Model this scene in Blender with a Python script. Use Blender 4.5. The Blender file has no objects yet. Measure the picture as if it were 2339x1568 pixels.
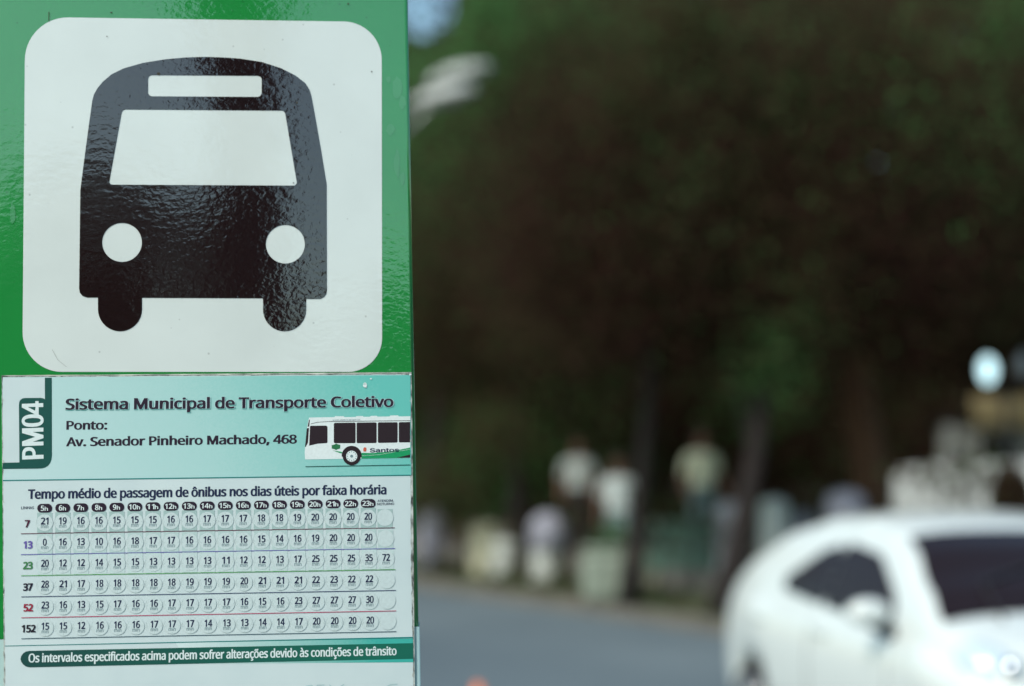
import bpy, bmesh, math, random
import numpy as np
from mathutils import Vector, Matrix
from mathutils.geometry import tessellate_polygon

R = math.radians
scene = bpy.context.scene
col = scene.collection

# ------------------------------------------------------------------ camera
PITCH = R(4.8)
CAM_Z = 1.75
F = 50.0 / 36.0 * 2339.0          # focal length in picture units (frame 2339 wide)
cam_d = bpy.data.cameras.new('camera')
cam_d.lens = 50.0
cam_d.sensor_width = 36.0
cam_d.clip_start = 0.05
cam_d.clip_end = 2000.0
cam_d.dof.use_dof = True
cam_d.dof.focus_distance = 1.665
cam_d.dof.aperture_fstop = 1.52
cam = bpy.data.objects.new('camera', cam_d)
col.objects.link(cam)
cam.location = (0, 0, CAM_Z)
cam.rotation_euler = (R(90) + PITCH, 0, 0)
scene.camera = cam

# ------------------------------------------------------------------ daylight
SUN_EL, SUN_AZ = R(46), R(222)     # azimuth clockwise from +Y (behind, to the left)
world = bpy.data.worlds.new('World')
scene.world = world
world.use_nodes = True
wn = world.node_tree
bg = wn.nodes['Background']
sky = wn.nodes.new('ShaderNodeTexSky')
sky.sky_type = 'NISHITA'
sky.sun_disc = False
sky.sun_elevation = SUN_EL
sky.sun_rotation = SUN_AZ
sky.air_density = 1.3
sky.dust_density = 1.6
sky.ozone_density = 1.0
grade = wn.nodes.new('ShaderNodeMix')          # the whole sky a little greener, as the picture's white balance is
grade.data_type = 'RGBA'
grade.blend_type = 'MULTIPLY'
grade.inputs['Factor'].default_value = 1.0
grade.inputs['B'].default_value = (0.86, 1.0, 0.965, 1)
wn.links.new(sky.outputs[0], grade.inputs['A'])
wn.links.new(grade.outputs['Result'], bg.inputs[0])
bg.inputs[1].default_value = 0.13
sun_d = bpy.data.lights.new('sun', 'SUN')
sun_d.energy = 2.6
sun_d.angle = R(20)
sun_d.color = (1.0, 0.94, 0.86)
sun = bpy.data.objects.new('sun', sun_d)
col.objects.link(sun)
sv = Vector((math.sin(SUN_AZ) * math.cos(SUN_EL), math.cos(SUN_AZ) * math.cos(SUN_EL), math.sin(SUN_EL)))
sun.rotation_euler = sv.to_track_quat('Z', 'Y').to_euler()
sun.location = sv * 50

vs = scene.view_settings
vs.view_transform = 'Standard'
vs.look = 'None'
vs.exposure = 0.55
vs.gamma = 1.0
vs.use_curve_mapping = False
scene.cycles.use_denoising = True
scene.cycles.max_bounces = 6
scene.cycles.diffuse_bounces = 3
scene.cycles.glossy_bounces = 3
scene.cycles.transparent_max_bounces = 8

# ------------------------------------------------------------------ helpers
FWD = Vector((0, math.cos(PITCH), math.sin(PITCH)))
UP = Vector((0, -math.sin(PITCH), math.cos(PITCH)))
CAM = Vector((0, 0, CAM_Z))


def ray(px, py):
    return FWD + Vector((1, 0, 0)) * ((px - 1169.5) / F) + UP * ((784 - py) / F)


def at(px, py, Y):
    """the place in the world seen at (px, py) at Y metres down the street"""
    d = ray(px, py)
    return CAM + d * (Y / d.y)


def srgb(r, g, b):
    def f(c):
        c /= 255.0
        return c / 12.92 if c <= 0.04045 else ((c + 0.055) / 1.055) ** 2.4
    return (f(r), f(g), f(b), 1.0)


def mat(name, color, rough=0.6, spec=0.5, metallic=0.0, var=0.0, scale=5.0, bump=0.0, bscale=40.0,
        coat=0.0, coat_rough=0.1, coat_ior=1.5, emis=None, color2=None, coords='Object', stretch=(1, 1, 1),
        dist=0.002, transl=0.0):
    m = bpy.data.materials.new(name)
    m.use_nodes = True
    nt = m.node_tree
    b = nt.nodes['Principled BSDF']
    b.inputs['Base Color'].default_value = color
    b.inputs['Roughness'].default_value = rough
    b.inputs['Specular IOR Level'].default_value = spec
    b.inputs['Metallic'].default_value = metallic
    b.inputs['Coat Weight'].default_value = coat
    b.inputs['Coat Roughness'].default_value = coat_rough
    b.inputs['Coat IOR'].default_value = coat_ior
    if transl:
        b.inputs['Subsurface Weight'].default_value = 0
    tc = nt.nodes.new('ShaderNodeTexCoord')
    mp = nt.nodes.new('ShaderNodeMapping')
    mp.inputs['Scale'].default_value = stretch
    nt.links.new(tc.outputs[coords], mp.inputs[0])
    if var or color2:
        n = nt.nodes.new('ShaderNodeTexNoise')
        n.inputs['Scale'].default_value = scale
        n.inputs['Detail'].default_value = 4
        nt.links.new(mp.outputs[0], n.inputs['Vector'])
        rp = nt.nodes.new('ShaderNodeValToRGB')
        rp.color_ramp.elements[0].position = 0.35
        rp.color_ramp.elements[1].position = 0.65
        c2 = color2 or tuple(c * (1 - var) for c in color[:3]) + (1,)
        rp.color_ramp.elements[0].color = c2
        rp.color_ramp.elements[1].color = color
        nt.links.new(n.outputs['Fac'], rp.inputs[0])
        nt.links.new(rp.outputs[0], b.inputs['Base Color'])
    if bump:
        n = nt.nodes.new('ShaderNodeTexNoise')
        n.inputs['Scale'].default_value = bscale
        n.inputs['Detail'].default_value = 3
        nt.links.new(mp.outputs[0], n.inputs['Vector'])
        bp = nt.nodes.new('ShaderNodeBump')
        bp.inputs['Strength'].default_value = bump
        bp.inputs['Distance'].default_value = dist
        nt.links.new(n.outputs['Fac'], bp.inputs['Height'])
        nt.links.new(bp.outputs[0], b.inputs['Normal'])
    if emis:
        b.inputs['Emission Color'].default_value = emis[0]
        b.inputs['Emission Strength'].default_value = emis[1]
    return m


def leaf_shader(name, c):
    """thin leaf: half the light is sent back, half comes through"""
    m = bpy.data.materials.new(name)
    m.use_nodes = True
    nt = m.node_tree
    nt.nodes.clear()
    out = nt.nodes.new('ShaderNodeOutputMaterial')
    d = nt.nodes.new('ShaderNodeBsdfDiffuse'); t = nt.nodes.new('ShaderNodeBsdfTranslucent')
    mx = nt.nodes.new('ShaderNodeMixShader'); mx.inputs[0].default_value = 0.42
    d.inputs[0].default_value = c; t.inputs[0].default_value = c
    nt.links.new(d.outputs[0], mx.inputs[1]); nt.links.new(t.outputs[0], mx.inputs[2])
    nt.links.new(mx.outputs[0], out.inputs[0])
    return m


def tag(o, label=None, cat=None, group=None, kind=None):
    if label: o['label'] = label
    if cat: o['category'] = cat
    if group: o['group'] = group
    if kind: o['kind'] = kind
    return o


def empty(name, loc, rz=0.0):
    o = bpy.data.objects.new(name, None)
    col.objects.link(o)
    o.location = loc
    o.rotation_euler = (0, 0, rz)
    o.empty_display_size = 0.1
    return o


def mesh_obj(name, verts, faces, m, parent=None, smooth=False, loc=None):
    me = bpy.data.meshes.new(name)
    me.from_pydata([tuple(v) for v in verts], [], faces)
    for x in (m if isinstance(m, (list, tuple)) else [m]):
        me.materials.append(x)
    if smooth:
        me.polygons.foreach_set('use_smooth', [True] * len(me.polygons))
    me.update()
    o = bpy.data.objects.new(name, me)
    col.objects.link(o)
    if parent: o.parent = parent
    if loc is not None: o.location = loc
    return o


def bm_obj(name, bm, m, parent=None, smooth=False, loc=None):
    me = bpy.data.meshes.new(name)
    bm.normal_update()
    bm.to_mesh(me)
    bm.free()
    for x in (m if isinstance(m, (list, tuple)) else [m]):
        me.materials.append(x)
    if smooth:
        me.polygons.foreach_set('use_smooth', [True] * len(me.polygons))
    o = bpy.data.objects.new(name, me)
    col.objects.link(o)
    if parent: o.parent = parent
    if loc is not None: o.location = loc
    return o


def bm_box(bm, c, s, rz=0.0, bevel=0.0):
    r = bmesh.ops.create_cube(bm, size=1.0)
    M = Matrix.Translation(c) @ Matrix.Rotation(rz, 4, 'Z') @ Matrix.Diagonal((s[0], s[1], s[2], 1))
    bmesh.ops.transform(bm, matrix=M, verts=r['verts'])
    if bevel:
        es = set()
        for v in r['verts']:
            es.update(v.link_edges)
        bmesh.ops.bevel(bm, geom=list(es), offset=bevel, segments=2, profile=0.5, affect='EDGES')


def bm_tube(bm, pts, radii, seg=10, cap=True):
    pts = [Vector(p) for p in pts]
    if not isinstance(radii, (list, tuple)): radii = [radii] * len(pts)
    rings = []
    for i, p in enumerate(pts):
        d = (pts[min(i + 1, len(pts) - 1)] - pts[max(i - 1, 0)]).normalized()
        a = Vector((0, 0, 1)) if abs(d.z) < 0.9 else Vector((1, 0, 0))
        u = d.cross(a).normalized()
        w = d.cross(u)
        rings.append([bm.verts.new(p + (u * math.cos(2 * math.pi * k / seg) + w * math.sin(2 * math.pi * k / seg)) * radii[i])
                      for k in range(seg)])
    for a, b in zip(rings, rings[1:]):
        for k in range(seg):
            bm.faces.new((a[k], a[(k + 1) % seg], b[(k + 1) % seg], b[k]))
    if cap:
        bm.faces.new(rings[0][::-1])
        bm.faces.new(rings[-1])


def bm_lathe(bm, prof, seg=24, c=(0, 0, 0)):
    rings = []
    for r, z in prof:
        rings.append([bm.verts.new((c[0] + r * math.cos(2 * math.pi * k / seg), c[1] + r * math.sin(2 * math.pi * k / seg), c[2] + z))
                      for k in range(seg)])
    for a, b in zip(rings, rings[1:]):
        for k in range(seg):
            bm.faces.new((a[k], a[(k + 1) % seg], b[(k + 1) % seg], b[k]))
    bm.faces.new(rings[0][::-1])
    bm.faces.new(rings[-1])


def copy_tree(o, parent=None):
    c = o.copy()
    col.objects.link(c)
    c.parent = parent
    for ch in list(o.children):
        copy_tree(ch, c)
    return c

GLYPHS_A = r'''
 |104|
,|107|74 47 77 42 68 12 43 -52 16 -52 31 15 36 47
.|107|71 43 77 34 79 22 77 9 71 1 63 -4 53 -6 44 -4 36 1 31 9 29 22 31 34 36 43 53 49
0|229|168 273 186 252 199 223 205 200 209 173 209 121 204 81 198 56 188 35 175 18 158 6 138 -2 114 -4 85 0 61 14 43 35 30 64 24 88 20 144 24 200 29 223 41 252 59 273 84 286 114 291 144 286;149 248 134 257 114 261 95 257 80 248 68 231 61 209 55 144 61 78 68 55 80 39 95 29 114 26 134 29 149 39 160 55 168 78 174 144 171 190 168 209 160 231
1|229|142 286 142 0 108 0 109 249 54 202 36 226 113 286
2|229|173 270 186 255 194 236 197 214 195 192 188 172 177 153 162 133 64 34 209 32 209 0 19 0 19 29 94 105 144 160 153 177 159 194 161 212 157 233 147 248 131 257 110 260 91 258 74 253 41 233 22 257 47 274 76 286 110 290 135 288 156 281
3|229|176 270 192 247 198 219 196 201 190 186 182 173 170 163 138 151 168 142 190 128 202 107 206 81 204 58 195 37 180 20 159 7 141 1 120 -3 97 -4 55 -1 18 12 18 45 57 31 97 26 130 29 153 41 165 59 170 82 167 98 160 111 149 121 133 128 113 131 62 133 62 163 112 164 129 170 143 178 153 189 160 202 162 217 158 235 148 249 131 258 109 261 82 258 59 249 37 237 20 261 37 272 58 281 82 288 109 290 136 288 159 281
4|229|180 288 180 97 221 97 221 65 180 65 180 0 146 0 146 65 8 65 8 95 143 288;146 244 43 97 146 97
5|229|186 286 186 254 73 254 66 171 110 176 138 173 161 166 180 153 195 137 204 116 206 91 203 64 194 40 178 21 157 7 131 -1 99 -4 58 0 40 5 25 12 25 45 41 37 60 31 100 26 120 28 137 33 151 41 162 53 168 69 170 88 166 113 153 131 131 142 99 146 50 140 32 151 43 286
6|229|188 287 188 257 154 261 129 259 108 252 91 241 79 227 70 210 63 190 57 146 75 163 97 175 111 178 128 179 151 177 171 169 188 156 200 139 208 118 211 92 208 65 199 41 186 22 168 8 146 -1 119 -4 100 -2 81 4 65 13 50 27 38 45 29 66 24 92 22 122 25 171 37 217 47 237 61 255 77 270 98 281 123 288 153 290;162 136 144 148 120 152 103 150 87 144 75 135 66 124 60 112 58 99 62 73 73 49 92 32 105 27 119 26 142 30 160 42 172 63 176 92 172 117
7|229|210 286 210 259 93 0 55 0 172 254 18 254 18 286
8|229|176 273 189 259 197 242 200 222 198 206 193 192 173 169 146 152 178 133 191 121 201 108 207 92 209 74 206 52 198 33 184 17 165 6 142 -2 115 -4 87 -2 63 5 44 16 31 31 22 50 20 73 22 91 28 107 37 120 50 132 79 150 54 168 35 191 29 222 32 242 40 259 53 273 71 282 91 288 114 290 138 288 159 282;158 109 147 117 108 135 79 119 60 99 56 87 54 73 58 53 69 38 88 28 115 24 140 28 159 38 171 54 175 74 173 87;151 251 135 259 114 262 94 259 78 251 67 238 63 221 65 207 70 196 89 179 116 165 141 178 159 196 164 207 165 221 162 238
9|229|166 273 180 259 192 241 201 220 207 194 209 164 205 115 193 70 183 49 170 31 153 17 132 5 107 -2 77 -4 41 0 41 30 58 26 76 25 102 27 122 34 139 45 152 59 161 76 167 96 173 140 155 123 133 111 119 108 102 107 79 110 59 117 43 130 30 147 23 168 20 194 23 222 31 245 45 265 63 279 86 287 111 290 131 288 150 282;138 254 126 259 111 261 89 257 71 244 59 223 55 194 58 169 68 151 85 139 110 135 128 137 143 143 156 151 165 162 171 175 173 187 169 213 158 237
:|107|71 43 77 34 79 22 77 9 71 1 63 -4 53 -6 44 -4 36 1 31 9 29 22 31 34 36 43 53 49;71 215 77 206 79 193 77 181 71 172 53 166 36 172 31 181 29 193 31 206 36 215 53 221
A|256|144 287 256 0 219 0 184 89 71 89 36 0 0 0 112 287;128 250 115 207 83 121 173 121 141 207
C|253|241 273 227 243 197 254 162 259 140 257 120 251 103 241 89 228 78 211 69 191 64 169 63 143 67 100 74 82 87 59 106 42 131 31 161 28 197 31 230 39 230 8 197 -1 156 -4 128 -2 104 4 83 14 65 28 50 45 39 65 31 89 26 115 24 144 28 184 33 203 45 228 60 249 79 267 103 280 131 288 162 290 204 286
D|293|222 258 238 242 251 223 261 201 266 175 268 146 266 116 260 89 250 65 237 45 220 29 199 16 176 7 149 2 119 0 39 0 39 286 155 285 180 279 202 270;202 229 181 244 154 252 122 255 75 255 75 31 114 31 149 34 178 44 201 60 217 82 227 110 230 145 229 169 225 189 218 207
E|223|199 286 199 255 75 255 75 165 192 165 192 134 75 134 75 32 199 32 199 0 39 0 39 286
H|297|258 286 258 0 222 0 222 134 75 134 75 0 39 0 39 286 75 286 75 165 222 165 222 286
I|136|119 286 119 265 86 257 86 28 119 21 119 0 16 0 16 21 50 28 50 257 16 265 16 286
L|210|75 286 75 32 200 32 200 0 39 0 39 286
M|364|325 286 325 0 289 0 291 251 195 0 165 0 71 251 72 0 39 0 39 286 92 286 180 52 272 286
N|305|266 286 266 0 224 0 71 238 72 0 39 0 39 286 81 286 233 49 235 57 232 125 232 286
O|313|247 259 262 242 274 221 282 198 287 172 289 144 288 122 280 83 270 58 255 36 237 19 214 6 187 -1 157 -4 125 -1 98 7 75 19 57 37 43 58 32 83 25 122 24 144 26 172 31 198 39 221 50 241 65 258 83 272 104 283 129 289 157 291 184 289 208 283 229 272;210 245 187 256 157 259 128 256 104 245 85 228 73 205 67 187 64 166 64 121 67 100 73 81 85 58 104 41 127 31 157 27 186 31 210 41 228 58 241 81 246 100 251 144 248 177 241 205 228 228
P|243|196 264 211 248 219 227 222 202 216 168 209 153 197 139 182 128 162 119 137 113 75 111 75 0 39 0 39 286 115 286 149 284 176 276;167 242 144 252 111 255 75 255 75 142 129 144 149 148 165 156 176 167 183 182 185 200 180 225
R|249|197 266 211 250 219 230 222 205 220 184 214 167 204 153 192 143 165 128 243 0 201 0 132 118 75 118 75 0 39 0 39 286 118 286 150 284 177 277;168 243 155 250 137 254 75 255 75 149 118 149 148 152 169 163 181 180 185 203 183 220 177 233
S|220|194 274 183 243 151 254 115 259 98 257 85 253 74 247 67 239 62 229 61 217 62 204 67 193 74 184 102 168 146 150 166 139 181 128 192 114 199 97 201 77 198 53 189 33 174 17 153 6 128 -2 99 -4 68 -2 42 2 20 10 20 44 56 32 101 27 120 29 136 33 149 40 158 49 163 60 165 73 164 86 159 97 151 106 139 115 66 147 43 165 29 188 25 201 24 217 27 239 36 256 50 271 68 281 90 288 115 290 159 286
T|223|219 286 219 255 130 255 130 0 93 0 93 255 4 255 4 286
U|293|257 286 257 101 254 73 245 48 229 26 208 10 190 2 145 -4 112 -1 85 9 64 25 48 47 39 72 36 102 36 286 72 286 72 101 77 70 91 47 114 32 147 27 171 30 189 37 204 48 213 63 219 81 221 101 221 286
a|225|174 201 188 179 192 146 192 0 167 0 160 30 139 11 117 0 103 -3 86 -4 68 -2 52 3 38 11 27 24 21 40 18 60 25 88 44 109 64 119 90 125 158 130 155 165 146 180 132 187 113 190 81 185 53 174 42 200 75 213 115 219 139 217 159 211;158 105 126 104 92 100 70 91 59 77 55 59 58 44 66 33 79 27 94 24 119 28 140 39 153 59 158 86
b|247|69 305 69 205 67 186 80 199 95 209 113 216 136 219 161 215 182 206 200 191 214 169 222 141 225 107 220 64 214 46 200 24 182 8 161 -1 136 -4 113 -2 95 5 80 15 69 27 59 0 34 0 34 305;156 184 130 189 109 187 94 181 82 170 75 154 71 134 69 109 71 83 75 62 82 46 101 31 131 25 156 31 174 47 182 63 186 83 188 108 186 133 182 153 174 169
c|192|179 207 168 178 146 185 122 188 102 186 86 179 74 167 65 152 60 131 59 107 60 83 65 63 74 47 86 36 101 29 120 26 151 30 176 39 176 8 152 -1 120 -4 93 -1 70 8 50 22 35 44 23 82 22 106 24 131 28 153 35 171 51 192 71 207 95 216 123 219 154 216
d|247|213 305 213 0 184 0 179 29 162 12 140 0 126 -3 110 -4 85 -1 64 8 46 24 33 45 25 73 22 107 25 141 33 169 46 191 64 206 86 216 111 219 140 215 162 203 177 187 177 305;146 184 115 190 91 184 73 167 65 150 60 130 60 83 65 63 73 47 91 31 116 25 145 30 164 44 174 67 178 107 172 152 164 168
e|226|165 207 182 192 195 173 203 149 206 122 206 101 59 101 64 69 77 45 99 31 127 26 163 30 196 41 196 10 164 -1 126 -4 97 -1 72 8 51 24 35 46 28 63 22 106 23 128 27 148 34 166 48 189 67 205 90 216 117 219 143 216;146 182 133 188 117 190 94 186 77 174 65 154 59 129 169 129 163 161 156 173
f|138|155 300 146 272 114 278 98 275 88 266 81 251 79 215 133 215 133 188 79 188 79 0 44 0 44 188 6 188 6 204 44 216 46 254 52 273 62 288 76 299 93 305 113 307 137 305
g|247|213 215 213 -4 210 -32 202 -55 189 -73 170 -86 146 -94 116 -96 74 -93 39 -83 39 -50 75 -63 118 -67 143 -63 162 -51 174 -32 178 -6 179 28 165 14 149 4 131 -2 111 -4 85 -1 63 9 46 25 32 47 25 75 22 107 25 139 32 166 46 189 63 205 85 216 110 219 130 217 149 211 164 201 178 186 184 215;151 181 135 187 115 189 98 187 84 180 73 168 65 152 60 131 60 82 65 62 73 46 91 30 116 25 144 29 155 34 163 42 170 53 177 81 178 107 176 134 171 154 163 170
h|248|69 305 69 200 67 185 87 204 110 215 137 219 161 216 180 210 196 200 206 185 213 165 215 140 215 0 180 0 180 138 178 160 169 176 154 186 132 189 111 187 95 180 83 169 75 154 69 111 69 0 34 0 34 305
i|103|69 215 69 0 34 0 34 215;66 290 71 283 73 273 71 263 66 256 52 251 44 252 37 256 33 263 31 273 33 283 37 290 52 296
l|103|69 305 69 0 34 0 34 305
m|375|324 200 334 185 340 165 342 140 342 0 308 0 308 138 305 160 297 176 283 186 264 189 237 185 219 171 209 149 206 119 206 0 171 0 170 154 166 167 160 177 152 184 141 188 127 189 107 187 93 180 82 169 75 154 71 135 69 111 69 0 34 0 34 215 63 215 68 186 86 204 108 215 133 219 156 217 175 210 189 199 199 183 214 199 230 210 250 217 270 219 302 214
n|248|196 200 207 185 213 165 215 140 215 0 180 0 180 138 178 160 169 176 154 186 132 189 102 184 83 169 73 145 69 111 69 0 34 0 34 215 63 215 68 186 88 204 111 215 138 219 161 217 180 211
o|243|173 206 193 190 208 168 215 151 220 130 221 108 219 83 214 60 205 41 194 25 179 13 162 3 142 -2 121 -4 100 -2 81 3 50 25 38 41 29 60 24 83 22 108 23 130 27 151 34 168 49 190 69 206 93 216 122 219 149 216;157 179 141 187 121 189 93 184 73 168 65 151 60 131 59 108 60 84 65 64 74 47 86 35 102 28 121 25 141 28 157 35 169 47 178 64 183 84 183 132 178 152 169 168
p|247|182 207 200 191 214 170 222 142 225 108 220 64 214 46 200 24 183 9 161 -1 136 -4 107 0 85 12 69 27 69 -96 34 -96 34 215 63 215 68 186 85 202 106 215 120 218 136 219 161 216;156 184 130 189 110 187 95 181 84 171 76 156 71 138 69 115 71 83 75 63 83 47 94 35 110 28 131 25 149 28 163 36 174 49 182 66 188 108 182 151 174 167
r|166|160 217 155 184 132 187 108 182 88 167 74 144 69 115 69 0 34 0 34 215 63 215 67 176 85 197 107 213 134 219
s|192|170 204 158 176 129 186 99 190 80 188 66 183 57 175 54 164 59 149 66 143 91 130 144 107 157 99 166 88 172 75 174 59 171 40 164 24 151 12 134 3 113 -2 88 -4 67 -3 50 0 21 10 21 42 52 30 89 24 112 27 128 33 137 43 140 56 136 71 129 77 106 90 51 114 38 123 28 133 22 146 20 162 26 186 43 204 59 212 79 217 101 219 138 215
t|145|72 264 72 215 134 215 134 188 72 188 72 63 75 46 82 34 92 27 106 25 136 29 136 2 120 -2 100 -4 84 -3 69 2 56 10 46 22 39 39 37 63 37 188 6 188 6 204 37 219 51 264
u|248|214 215 214 0 185 0 180 28 160 10 137 -1 110 -4 86 -2 67 4 51 15 40 30 34 49 32 74 32 215 67 215 67 77 70 54 79 38 94 28 115 25 137 28 153 34 165 45 173 61 177 80 178 215
v|204|204 215 122 0 81 0 0 215 38 215 90 69 101 31 166 215
x|212|201 215 127 110 205 0 165 0 106 86 47 0 7 0 85 110 11 215 51 215 106 134 161 215
à|225|174 201 188 179 192 146 192 0 167 0 160 30 139 11 117 0 103 -3 86 -4 68 -2 52 3 38 11 27 24 21 40 18 60 25 88 44 109 64 119 90 125 158 130 155 165 146 180 132 187 113 190 81 185 53 174 42 200 75 213 115 219 139 217 159 211;158 105 126 104 92 100 70 91 59 77 55 59 58 44 66 33 79 27 94 24 119 28 140 39 153 59 158 86;103 307 114 287 141 248 141 243 117 243 102 256 71 289 61 303
á|225|174 201 188 179 192 146 192 0 167 0 160 30 139 11 117 0 103 -3 86 -4 68 -2 52 3 38 11 27 24 21 40 18 60 25 88 44 109 64 119 90 125 158 130 155 165 146 180 132 187 113 190 81 185 53 174 42 200 75 213 115 219 139 217 159 211;158 105 126 104 92 100 70 91 59 77 55 59 58 44 66 33 79 27 94 24 119 28 140 39 153 59 158 86;172 303 147 273 115 243 91 243 91 248 130 307
â|225|174 201 188 179 192 146 192 0 167 0 160 30 139 11 117 0 103 -3 86 -4 68 -2 52 3 38 11 27 24 21 40 18 60 25 88 44 109 64 119 90 125 158 130 155 165 146 180 132 187 113 190 81 185 53 174 42 200 75 213 115 219 139 217 159 211;158 105 126 104 92 100 70 91 59 77 55 59 58 44 66 33 79 27 94 24 119 28 140 39 153 59 158 86;130 307 144 287 180 247 156 243 134 259 112 279 69 243 45 243 94 307
ç|192|179 207 168 178 146 185 122 188 102 186 86 179 74 167 65 152 60 131 59 107 60 83 65 63 74 47 86 36 101 29 120 26 151 30 176 39 176 8 152 -1 120 -4 93 -1 70 8 50 22 35 44 23 82 22 106 24 131 28 153 35 171 51 192 71 207 95 216 123 219 154 216;129 0 118 -21 136 -27 149 -38 153 -56 149 -73 138 -86 120 -94 94 -96 74 -94 74 -72 83 -74 108 -73 117 -70 123 -65 125 -57 122 -48 114 -41 88 -34 105 0
é|226|165 207 182 192 195 173 203 149 206 122 206 101 59 101 64 69 77 45 99 31 127 26 163 30 196 41 196 10 164 -1 126 -4 97 -1 72 8 51 24 35 46 28 63 22 106 23 128 27 148 34 166 48 189 67 205 90 216 117 219 143 216;146 182 133 188 117 190 94 186 77 174 65 154 59 129 169 129 163 161 156 173;174 303 132 256 116 243 93 243 93 248 120 287 131 307
ô|243|173 206 193 190 208 168 215 151 220 130 221 108 219 83 214 60 205 41 194 25 179 13 162 3 142 -2 121 -4 100 -2 81 3 50 25 38 41 29 60 24 83 22 108 23 130 27 151 34 168 49 190 69 206 93 216 122 219 149 216;157 179 141 187 121 189 93 184 73 168 65 151 60 131 59 108 60 84 65 64 74 47 86 35 102 28 121 25 141 28 157 35 169 47 178 64 183 84 183 132 178 152 169 168;139 307 153 287 189 247 164 243 121 279 78 243 54 243 103 307
õ|243|173 206 193 190 208 168 215 151 220 130 221 108 219 83 214 60 205 41 194 25 179 13 162 3 142 -2 121 -4 100 -2 81 3 50 25 38 41 29 60 24 83 22 108 23 130 27 151 34 168 49 190 69 206 93 216 122 219 149 216;157 179 141 187 121 189 93 184 73 168 65 151 60 131 59 108 60 84 65 64 74 47 86 35 102 28 121 25 141 28 157 35 169 47 178 64 183 84 183 132 178 152 169 168;195 295 191 274 182 257 169 247 152 243 135 247 104 263 91 266 82 265 76 260 69 243 48 243 53 264 62 280 75 291 92 294 109 291 140 275 153 271 161 273 167 277 172 285 175 295
ú|248|214 215 214 0 185 0 180 28 160 10 137 -1 110 -4 86 -2 67 4 51 15 40 30 34 49 32 74 32 215 67 215 67 77 70 54 79 38 94 28 115 25 137 28 153 34 165 45 173 61 177 80 178 215;183 303 158 273 126 243 103 243 103 248 130 287 141 307
'''
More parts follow.
